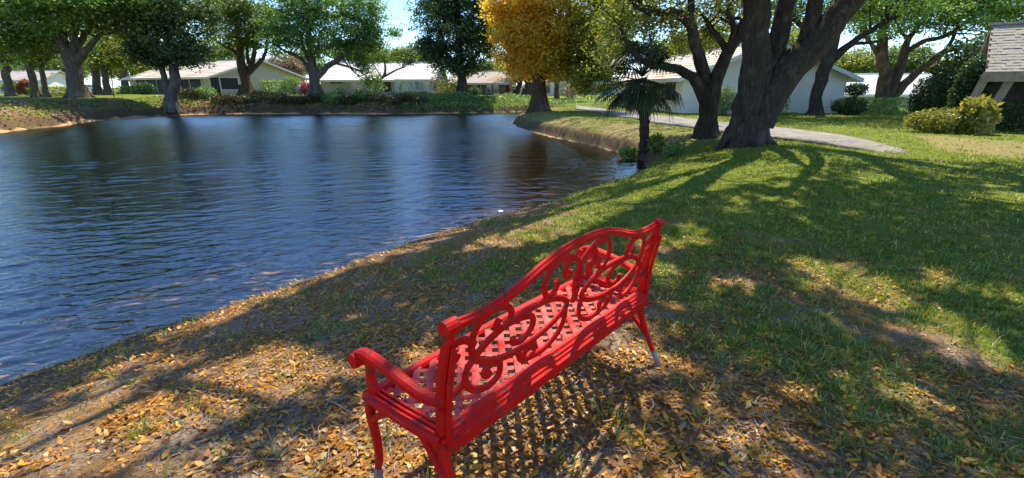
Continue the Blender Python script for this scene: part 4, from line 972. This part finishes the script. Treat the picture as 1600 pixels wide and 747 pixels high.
# ------------------------------------------------------------------ the red bench
def paint(name, bleach):
    rm_, nt, out = new_mat(name)
    b = N(nt, 'ShaderNodeBsdfPrincipled', i_Roughness=.34); b.inputs['Specular IOR Level'].default_value = .16
    co = nt.nodes.new('ShaderNodeTexCoord').outputs['Object']; geo = nt.nodes.new('ShaderNodeNewGeometry')
    base = ramp(nt, noise(nt, 7, 5, .6, co), [(.35, (.60, .006, .004)), (.65, (.74, .010, .006))])
    nz = N(nt, 'ShaderNodeSeparateXYZ'); nt.links.new(geo.outputs['True Normal'], nz.inputs[0])
    fade = N(nt, 'ShaderNodeMath', operation='MULTIPLY'); nt.links.new(ramp(nt, nz.outputs[2], [(.75, (0, 0, 0)), (.95, (1, 1, 1))]), fade.inputs[0])
    nt.links.new(ramp(nt, noise(nt, 11, 5, .65, co), [(.36, (.1 * bleach,) * 3), (.64, (.85 * bleach,) * 3)]), fade.inputs[1])
    base = mixc(nt, fade.outputs[0], base, (.62, .19, .17))
    chip = ramp(nt, noise(nt, 24, 6, .74, co, .6), [(.578, (0, 0, 0)), (.588, (1, 1, 1))])
    base = mixc(nt, chip, base, mixc(nt, noise(nt, 40, 3, .5, co), (.05, .014, .010), (.15, .08, .06)))
    nt.links.new(base, b.inputs['Base Color'])
    rf = N(nt, 'ShaderNodeMath', operation='MULTIPLY_ADD'); nt.links.new(noise(nt, 30, 5, .6, co), rf.inputs[0]); rf.inputs[1].default_value = .5; rf.inputs[2].default_value = .25
    nt.links.new(rf.outputs[0], b.inputs['Roughness'])
    bp = N(nt, 'ShaderNodeBump', i_Strength=.25, i_Distance=.004); nt.links.new(noise(nt, 60, 5, .6, co), bp.inputs['Height']); nt.links.new(bp.outputs[0], b.inputs['Normal'])
    nt.links.new(b.outputs[0], out.inputs[0])
    return rm_
RED = paint('red_paint', .14); RED_FADED = paint('red_paint_bleached', .85)
BARE = mat('bare_metal', (.34, .32, .31), (.20, .15, .14), 25, .5, metal=.3)

bx_, by_ = .255, 1.925
bz = ground_z(bx_, by_)
bench = prop(empty('garden_bench', (bx_, by_, bz), math.atan2(.757, .653)), 'red cast metal garden bench with scrolled back and lattice seat', 'bench')
HL = .775                        # half the length between the end posts
def ribbon(name, P, w, t, parent, n=None, closed=False, taper=None, m=RED, up=(0, 1, 0), bev=.25, smooth=True):
    """a cast bar following P; w across the face, t along 'up'"""
    P = np.array(P, float)
    if closed: P = np.vstack([P, P[:1]])
    n = n or max(8, 5 * len(P)); Q = spline(P, n)
    T = unit(np.gradient(Q, axis=0))
    if closed: T[0] = T[-1] = unit(Q[1] - Q[-2])
    U = np.array(up, float); A = unit(np.cross(T, U)); Bv = unit(np.cross(A, T))
    sec = []
    for sx, sy in ((-1, -.5), (-.6, -1), (.6, -1), (1, -.5), (1, .5), (.6, 1), (-.6, 1), (-1, .5)): sec.append((sx * w / 2, sy * t / 2))
    sc = np.ones(n) if taper is None else np.interp(np.linspace(0, 1, n), np.linspace(0, 1, len(taper)), taper)
    V = (Q[:, None] + A[:, None] * np.array([q[0] for q in sec])[None, :, None] * sc[:, None, None] + Bv[:, None] * np.array([q[1] for q in sec])[None, :, None] * (.5 + .5 * sc[:, None, None])).reshape(-1, 3)
    F = [(i * 8 + k, i * 8 + (k + 1) % 8, (i + 1) * 8 + (k + 1) % 8, (i + 1) * 8 + k) for i in range(n - 1) for k in range(8)]
    mb = MB().add(V, F); mb.f.append(tuple(range(8))[::-1]); mb.f.append(tuple((n - 1) * 8 + k for k in range(8)))
    return mb.build(name, m, parent, smooth=False)
def back_pt(a, h): return (a, -.065 * (h - .02) / .45, .42 + h)
def bp3(L, sgn=1): return [back_pt(sgn * a, h) for a, h in L]
# seat frame
ribbon('rear_rail', [(-HL, -.004, .432), (0, -.004, .432), (HL, -.004, .432)], .05, .03, bench, 6, up=(0, 1, 0))      # rear apron
prof = [(-.004, .474), (-.020, .474), (-.026, .462), (-.034, .458), (-.036, .447), (-.044, .443), (-.046, .432), (-.058, .426), (-.062, .384), (-.046, .380), (-.044, .40), (-.004, .40)]
npf = len(prof)
MB().add([(x, a, z) for x in (-HL, HL) for a, z in prof], [tuple(range(npf)), tuple(range(2 * npf - 1, npf - 1, -1))] + [(k, k + npf, (k + 1) % npf + npf, (k + 1) % npf) for k in range(npf)]).build('rail_moulding', RED, bench)
ribbon('front_rail', [(-HL - .03, .40, .415), (0, .42, .415), (HL + .03, .40, .415)], .05, .05, bench, 20, up=(0, 0, 1))
for s in (-1, 1):
    e = HL + .0
    # seat side, a broad fluted casting
    sd2 = ribbon('seat_side', [(s * e, -.02, .425), (s * (e + .01), .1, .418), (s * (e + .025), .28, .425), (s * (e + .03), .40, .43)], .076, .036, bench, 12, up=(0, 0, 1))
    for q in (-.022, 0, .022):
        ribbon('flute', [(s * (e + q), .0, .449), (s * (e + .015 + q), .2, .446), (s * (e + .03 + q), .38, .454)], .012, .010, sd2, 10, up=(0, 0, 1))
    # end post sweeping up to the top
    post = ribbon('back_post', [(s * e, .01, .36), (s * e, -.01, .47), (s * e, -.012, .58), (s * e, -.03, .70), (s * e, -.058, .82), (s * e, -.072, .885)], .046, .036, bench, 18, up=(1, 0, 0), taper=[1, 1.05, 1, .95, .9, .95])
    mbk = MB().tube([(s * (e - .028), -.072, .888), (s * (e + .028), -.072, .888)], [.027, .027], 14); mbk.build('knuckle', RED, post)
    ribbon('post_rib', [(s * e, -.042, .42), (s * e, -.05, .58), (s * e, -.068, .70), (s * e, -.092, .82)], .018, .02, post, 12, up=(1, 0, 0))
    # legs
    fl = ribbon('front_leg', [(s * (e + .03), .395, .43), (s * (e + .03), .415, .33), (s * (e + .03), .392, .22), (s * (e + .03), .385, .12), (s * (e + .03), .405, .035)], .038, .034, bench, 16, up=(1, 0, 0), taper=[1.3, 1.0, .9, .75, .75])
    ribbon('foot', [(s * (e + .03), .400, .055), (s * (e + .03), .412, -.02)], .038, .034, fl, 4, up=(1, 0, 0), m=BARE)
    rl = ribbon('rear_leg', [(s * e, .0, .40), (s * e, -.025, .30), (s * e, -.065, .20), (s * e, -.115, .10), (s * e, -.142, .05)], .036, .034, bench, 14, up=(1, 0, 0), taper=[1.2, 1, .9, .75, .7])
    ribbon('foot', [(s * e, -.118, .095), (s * e, -.152, .03), (s * e, -.178, -.02)], .03, .03, rl, 6, up=(1, 0, 0), m=BARE)
    ribbon('leg_brace', [(s * e, .22, .40), (s * e, .12, .37), (s * e, .02, .27), (s * e, -.06, .19)], .025, .028, bench, 14, up=(1, 0, 0))
    ribbon('leg_bracket', [(s * (e + .03), .40, .30), (s * (e + .03), .35, .345), (s * (e + .025), .28, .40)], .03, .03, bench, 8, up=(1, 0, 0))
    # armrest with its rolled end
    arm = ribbon('armrest', [(s * (e + .0), -.02, .575), (s * (e + .015), .06, .572), (s * (e + .03), .16, .595), (s * (e + .035), .28, .615), (s * (e + .04), .38, .622), (s * (e + .04), .435, .605), (s * (e + .04), .45, .575)], .036, .046, bench, 26, up=(1, 0, 0), taper=[.8, 1, 1, 1, 1, .9, .7])
    MB().tube([(s * (e + .04) - .036, .43, .585), (s * (e + .04) + .036, .43, .585)], [.031, .031], 16).build('arm_scroll', RED, arm)
    ribbon('arm_support', [(s * (e + .035), .36, .605), (s * (e + .033), .375, .53), (s * (e + .03), .365, .44)], .042, .036, bench, 10, up=(1, 0, 0), taper=[.9, .8, 1.2])
    for y_, z_ in ((-.04, .44), (-.03, .56), (-.075, .86)):
        MB().tube([(s * (e - .03), y_, z_), (s * (e + .03), y_, z_)], [.008, .008], 8).build('bolt', RED, post)
# top rail with a hump in the middle
TR = [(-.775, .462), (-.68, .452), (-.56, .455), (-.42, .485), (-.30, .525), (-.16, .558), (0, .568)]
TR = TR + [(-a, h) for a, h in TR[-2::-1]]
tr_ = ribbon('top_rail', bp3(TR), .030, .034, bench, 60)
ribbon('rail_bead', [(a, y_, z + .017) for a, y_, z in bp3(TR)], .012, .016, tr_, 60)
# scrollwork
HALF = {
    'post_curl': ([(-.642, .335), (-.69, .375), (-.735, .385), (-.765, .362), (-.76, .328), (-.735, .315), (-.722, .333)], False),
    'upper_loop': ([(-.645, .28), (-.658, .34), (-.645, .395), (-.605, .432), (-.55, .442), (-.49, .428), (-.455, .39), (-.466, .352), (-.505, .342), (-.535, .365), (-.52, .388)], False),
    'long_oval': ([(-.641, .275), (-.57, .317), (-.46, .347), (-.32, .357), (-.2, .348), (-.1, .312), (-.06, .265), (-.13, .222), (-.25, .193), (-.4, .183), (-.52, .205), (-.608, .248)], True),
    'oval_curl': ([(-.47, .345), (-.39, .338), (-.325, .318), (-.302, .280), (-.322, .243), (-.371, .224), (-.42, .235), (-.425, .262)], False),
    'lower_loop': ([(-.50, .195), (-.482, .15), (-.496, .108), (-.545, .095), (-.601, .112), (-.652, .15), (-.675, .2), (-.668, .244), (-.64, .272)], False),
    'lower_curl': ([(-.498, .185), (-.53, .195), (-.565, .19), (-.576, .17), (-.556, .15), (-.535, .158)], False),
    'low_tail': ([(-.672, .205), (-.69, .178), (-.73, .168), (-.76, .185), (-.752, .207)], False),
    'low_sweep': ([(-.385, .185), (-.37, .15), (-.345, .115), (-.27, .098), (-.19, .095), (-.12, .118), (-.075, .155), (-.06, .205), (-.066, .25)], False),
    'sweep_curl': ([(-.35, .112), (-.325, .15), (-.285, .16), (-.262, .14), (-.275, .122)], False),
    'crown_loop': ([(-.03, .262), (.0, .33), (.0, .40), (-.02, .455), (-.085, .505), (-.16, .522), (-.23, .51), (-.268, .465), (-.27, .415), (-.245, .375), (-.205, .372), (-.178, .40), (-.19, .432)], False),
    'crown_curl': ([(-.09, .50), (-.12, .47), (-.115, .43), (-.085, .42), (-.075, .445)], False),
}
for nm, (L, cl_) in HALF.items():
    for s in (-1, 1):
        pts = bp3(L, -s)
        if nm == 'crown_loop': pts = [(q[0] - s * .012, q[1] + (.004 if s > 0 else 0), q[2]) for q in pts]
        ribbon('scroll', pts, .029, .016, bench, closed=cl_, taper=None if cl_ else [1, 1, 1, 1, .9, 1.1])
# seat lattice: two layers of diagonal strips in the seat frame
seat = ribbon('seat', [(-HL, .014, .425), (HL, .014, .425)], .02, .016, bench, 4, up=(0, 0, 1))
x0, x1, y0, y1 = -HL + .03, HL - .03, .016, .395
for sgn, zz in ((1, .4325), (-1, .4255)):
    k = x0 - (y1 - y0) if sgn > 0 else x0
    step = .089
    while k < (x1 if sgn > 0 else x1 + (y1 - y0)):
        # line x = k + sgn*(y-y0)
        ya, yb = y0, y1
        if sgn > 0:
            if k < x0: ya = y0 + (x0 - k)
            if k + (y1 - y0) > x1: yb = y0 + (x1 - k)
        else:
            if k > x1: ya = y0 + (k - x1)
            if k - (y1 - y0) < x0: yb = y0 + (k - x0)
        if yb - ya > .03:
            dip = lambda yy: -.012 * math.sin(math.pi * (yy - y0) / (y1 - y0))
            P = [(k + sgn * (yy - y0), yy, zz + dip(yy)) for yy in np.linspace(ya, yb, 5)]
            ribbon('lattice_strip', P, .030, .0065, seat, 6, up=(0, 0, 1), m=RED_FADED)
        k += step
# ------------------------------------------------------------------ leaf litter and grass
def ring_points(r0, r1, dens, half=1.12):
    n = int(dens * half * (r1 * r1 - r0 * r0)); r = np.sqrt(rng.uniform(r0 * r0, r1 * r1, n)); a = rng.uniform(-half, half, n)
    return np.column_stack([r * np.sin(a), r * np.cos(a)])
def litter_density(x, y):
    g = grassy(x, y); n = hash_noise(x, y, 2.3, 31) * .5 + hash_noise(x, y, .8, 32) * .5
    d = 1.15 - g * .78
    sand = S(.52, .68, hash_noise(x, y, 1.9, 33) * .7 + hash_noise(x, y, 6, 34) * .3) * (y < 3.2)
    far = S(9, 5, np.hypot(x, y))
    return np.clip(d * (.25 + 1.1 * n) * (1 - .85 * sand), .04, 1) * (.25 + .75 * far)
pts = np.vstack([ring_points(1.1, 3.2, 2500), ring_points(3.2, 5.5, 1300), ring_points(5.5, 9, 420), ring_points(9, 16, 60)])
keepm = rng.random(len(pts)) < litter_density(pts[:, 0], pts[:, 1])
keepm &= shore_dist(pts[:, 0], pts[:, 1]) > .12
pts = pts[keepm]
def leaf_shapes(n, L, curl):
    """six-vertex bent leaves in local space: (n,6,3)"""
    W_ = L * rng.uniform(.36, .5, n); z1 = L * curl * rng.uniform(-.2, .6, n)
    Z0 = np.zeros(n)
    return np.stack([np.column_stack([Z0, Z0, z1 * .6]), np.column_stack([L * .33, W_ * .5, z1 * .5 + .06 * L]), np.column_stack([L * .75, W_ * .34, z1 * .9]),
                     np.column_stack([L, Z0, z1 * 1.6]), np.column_stack([L * .75, -W_ * .34, z1 * .7]), np.column_stack([L * .33, -W_ * .5, z1 * .2 + .06 * L])], 1)
def place(sh, pts, lift, tilt):
    n = len(pts); a = rng.uniform(0, 6.283, n); t1 = rng.normal(0, tilt, n); t2 = rng.normal(0, tilt, n)
    x, y_, z = sh[..., 0], sh[..., 1], sh[..., 2]
    z = z + x * t1[:, None] + y_ * t2[:, None]
    z = z - z.min(1)[:, None] * .85
    X = x * np.cos(a)[:, None] - y_ * np.sin(a)[:, None] + pts[:, 0][:, None]; Y = x * np.sin(a)[:, None] + y_ * np.cos(a)[:, None] + pts[:, 1][:, None]
    Zg = land(pts[:, 0], pts[:, 1])
    return np.stack([X, Y, z + (Zg + lift)[:, None]], -1)
LF = np.array([(0, 1, 5), (1, 2, 5), (2, 4, 5), (2, 3, 4)])
order = np.argsort(np.hypot(pts[:, 0], pts[:, 1] + 0))
near = pts[order]
vis = (np.abs(near[:, 0]) < near[:, 1] * 1.05) & (near[:, 1] > 1.45)
solo_i = np.where(vis)[0][:300]
solo = near[solo_i]; mass = np.delete(near, solo_i, 0)
Ls = np.clip(rng.lognormal(-3.5, .35, len(mass)), .013, .058)
VV = place(leaf_shapes(len(mass), Ls, .5), mass, rng.uniform(0, .014, len(mass)), .26)
n = len(mass)
F = (LF[None] + (np.arange(n) * 6)[:, None, None]).reshape(-1, 3)
tv = np.clip(rng.normal(.46, .27, n), 0, 1)
prop(link('leaf_litter', mesh_np('leaf_litter', VV.reshape(-1, 3), F, False, {'tint': np.repeat(tv, 6)}), M['litter']), 'carpet of dry fallen leaves on the bank', kind='stuff')
sp_ = np.vstack([ring_points(1.1, 4, 260), ring_points(4, 8, 120)]); sp_ = sp_[shore_dist(sp_[:, 0], sp_[:, 1]) > .15]; n = len(sp_)
a = rng.uniform(0, 6.283, n); L_ = rng.uniform(.03, .11, n); w_ = rng.uniform(.0012, .003, n); z_ = land(sp_[:, 0], sp_[:, 1]) + rng.uniform(.008, .028, n)
d_ = np.column_stack([np.cos(a), np.sin(a), rng.normal(0, .12, n)]); s_ = np.column_stack([-np.sin(a), np.cos(a), np.zeros(n)]); c_ = np.column_stack([sp_, z_])
bend = s_ * (L_ * rng.normal(0, .15, n))[:, None]
SV = np.stack([c_ - s_ * w_[:, None], c_ + s_ * w_[:, None], c_ + d_ * (L_ * .5)[:, None] + bend + s_ * w_[:, None], c_ + d_ * L_[:, None], c_ + d_ * (L_ * .5)[:, None] + bend - s_ * w_[:, None]], 1).reshape(-1, 3)
i_ = (np.arange(n) * 5)[:, None]
prop(link('straw', mesh_np('straw', SV, np.concatenate([i_ + np.array([[0, 1, 2]]), i_ + np.array([[0, 2, 4]]), i_ + np.array([[4, 2, 3]])]), False, {'tint': np.repeat(rng.uniform(.2, 1, n), 5)}), M['twiggy']), 'dry straw and thin bits scattered through the litter', kind='stuff')
kinds = []
for k in range(10):
    sh = leaf_shapes(1, np.array([rng.uniform(.024, .042)]), .6)[0]; sh[:, 2] -= sh[:, 2].min()
    m_ = mesh_np('fallen_leaf', sh, LF, False, {'tint': np.full(6, np.clip(rng.normal(.55, .22), 0, 1))}); m_.materials.append(M['litter']); kinds.append(m_)
for k, (x, y_) in enumerate(solo):
    o = link('fallen_leaf', kinds[k % 10]); o.location = (float(x), float(y_), ground_z(x, y_) + .008 + .01 * rng.random()); o.rotation_euler = (rng.normal(0, .25), rng.normal(0, .25), rng.uniform(0, 6.28))
    prop(o, 'dry fallen leaf among the litter around the bench', 'leaf', 'fallen leaves around the bench')
# twigs
TW = [((290, 742), (360, 722), (440, 724)), ((508, 628), (530, 640), (556, 655)), ((440, 720), (455, 700), (466, 684)), ((415, 674), (422, 684), (425, 694)), ((487, 668), (492, 680), (500, 686)),
      ((516, 700), (515, 715), (510, 735)), ((262, 652), (285, 664), (318, 668)), ((268, 556), (280, 545), (292, 530)), ((875, 668), (890, 660), (902, 652)), ((498, 672), (500, 688), (498, 694))]
for pl3 in TW:
    P = np.array([seat_on(u, v) + [0, 0, .02 + .008 * (i == 1)] for i, (u, v) in enumerate(pl3)])
    b0 = P[0].copy()
    V, F = tube(spline(P - b0, 9) + rng.normal(size=(9, 3)) * .002, np.linspace(.004, .0018, 9), 5)
    prop(link('twig', mesh_np('twig', V, np.array(F), True), M['twig'], None, b0), 'pale dry twig lying on the leaf litter', 'twig', 'twigs on the leaf litter')
# grass
def blades(cent, nb, spread, hgt, wid, tint0):
    n = len(cent) * nb; c = np.repeat(cent, nb, 0); a = rng.uniform(0, 6.283, n)
    off = rng.random(n) ** .6 * np.repeat(spread, nb); bx2 = c + np.column_stack([np.cos(a), np.sin(a)]) * off[:, None]
    h = np.repeat(hgt, nb) * rng.uniform(.5, 1.2, n); w2 = np.repeat(wid, nb) * rng.uniform(.7, 1.2, n)
    a2 = a + rng.normal(0, .8, n); lean = rng.uniform(.25, 1.15, n)
    d = np.column_stack([np.cos(a2), np.sin(a2)]); s2 = np.column_stack([-d[:, 1], d[:, 0]])
    z = land(bx2[:, 0], bx2[:, 1])
    def P(t, sw):
        q = bx2 + d * (h * lean * t ** 1.5)[:, None] + s2 * (w2 * sw)[:, None]
        return np.column_stack([q, z - .004 + h * (t - .28 * lean * t * t)])
    V = np.stack([P(0, -.4), P(0, .4), P(.55, .5), P(1., 0), P(.55, -.5)], 1).reshape(-1, 3)
    i = (np.arange(n) * 5)[:, None]
    F = np.concatenate([i + np.array([[0, 1, 2]]), i + np.array([[0, 2, 4]]), i + np.array([[4, 2, 3]])])
    t = np.clip(np.repeat(rng.normal(tint0, .16, len(cent)), nb) + rng.normal(0, .14, n), 0, 1)
    dead = rng.random(n) < .13; t[dead] = rng.uniform(.9, 1, dead.sum())
    return V, F, np.repeat(t, 5)
vg = unit(pr - pl) * .22
INNER = np.vstack([(pl + vg)[:-13], (pr - vg)[:-13][::-1]])
def not_path(p): return ~in_poly(p[:, 0], p[:, 1], INNER)
parts_ = []
for r0, r1, dens, nb, hg, wd, sp in [(1.1, 3.4, 290, 11, .062, .0046, .055), (3.4, 6, 230, 10, .062, .0056, .065), (6, 10, 115, 9, .062, .008, .09), (10, 17, 46, 8, .07, .012, .16), (17, 30, 13, 8, .07, .02, .3), (30, 48, 3.5, 8, .09, .035, .5)]:
    p = ring_points(r0, r1, dens, 1.02)
    g = grassy(p[:, 0], p[:, 1]); d = shore_dist(p[:, 0], p[:, 1])
    k = (rng.random(len(p)) < g ** 1.1 * 1.15) & (d > .15) & not_path(p) & ~(in_poly(p[:, 0], p[:, 1], DRY) & (rng.random(len(p)) < .75)) & ~((d < 2.8) & (p[:, 1] > 14.5) & (p[:, 1] < 41) & (p[:, 0] > -2) & (rng.random(len(p)) < .5))
    p = p[k]; m = len(p)
    parts_.append(blades(p, nb, np.full(m, sp) * rng.uniform(.5, 1.3, m), np.full(m, hg) * rng.uniform(.6, 1.3, m), np.full(m, wd), .45))
# lone bright tufts in the litter
tp = np.array([seat_on(u, v)[:2] for u, v in [(215, 680), (205, 690), (232, 672), (300, 640), (395, 655), (450, 590), (470, 610), (565, 535), (575, 528), (420, 720), (260, 745), (350, 715), (600, 700), (780, 600), (860, 720), (905, 735), (940, 640), (1010, 690), (960, 665), (640, 470), (660, 485), (600, 500), (690, 470), (520, 470), (180, 590), (95, 585), (430, 470), (985, 700), (1060, 600), (1090, 660), (700, 500)]])
parts_.append(blades(tp, 16, np.full(len(tp), .05), np.full(len(tp), .085), np.full(len(tp), .006), .6))
o_ = 0; Vs, Fs, Ts = [], [], []
for V, F, T in parts_: Vs.append(V); Fs.append(F + o_); Ts.append(T); o_ += len(V)
prop(link('grass', mesh_np('grass', np.vstack(Vs), np.vstack(Fs), False, {'tint': np.concatenate(Ts)}), M['grass']), 'coarse green lawn grass with dry blades', kind='stuff')
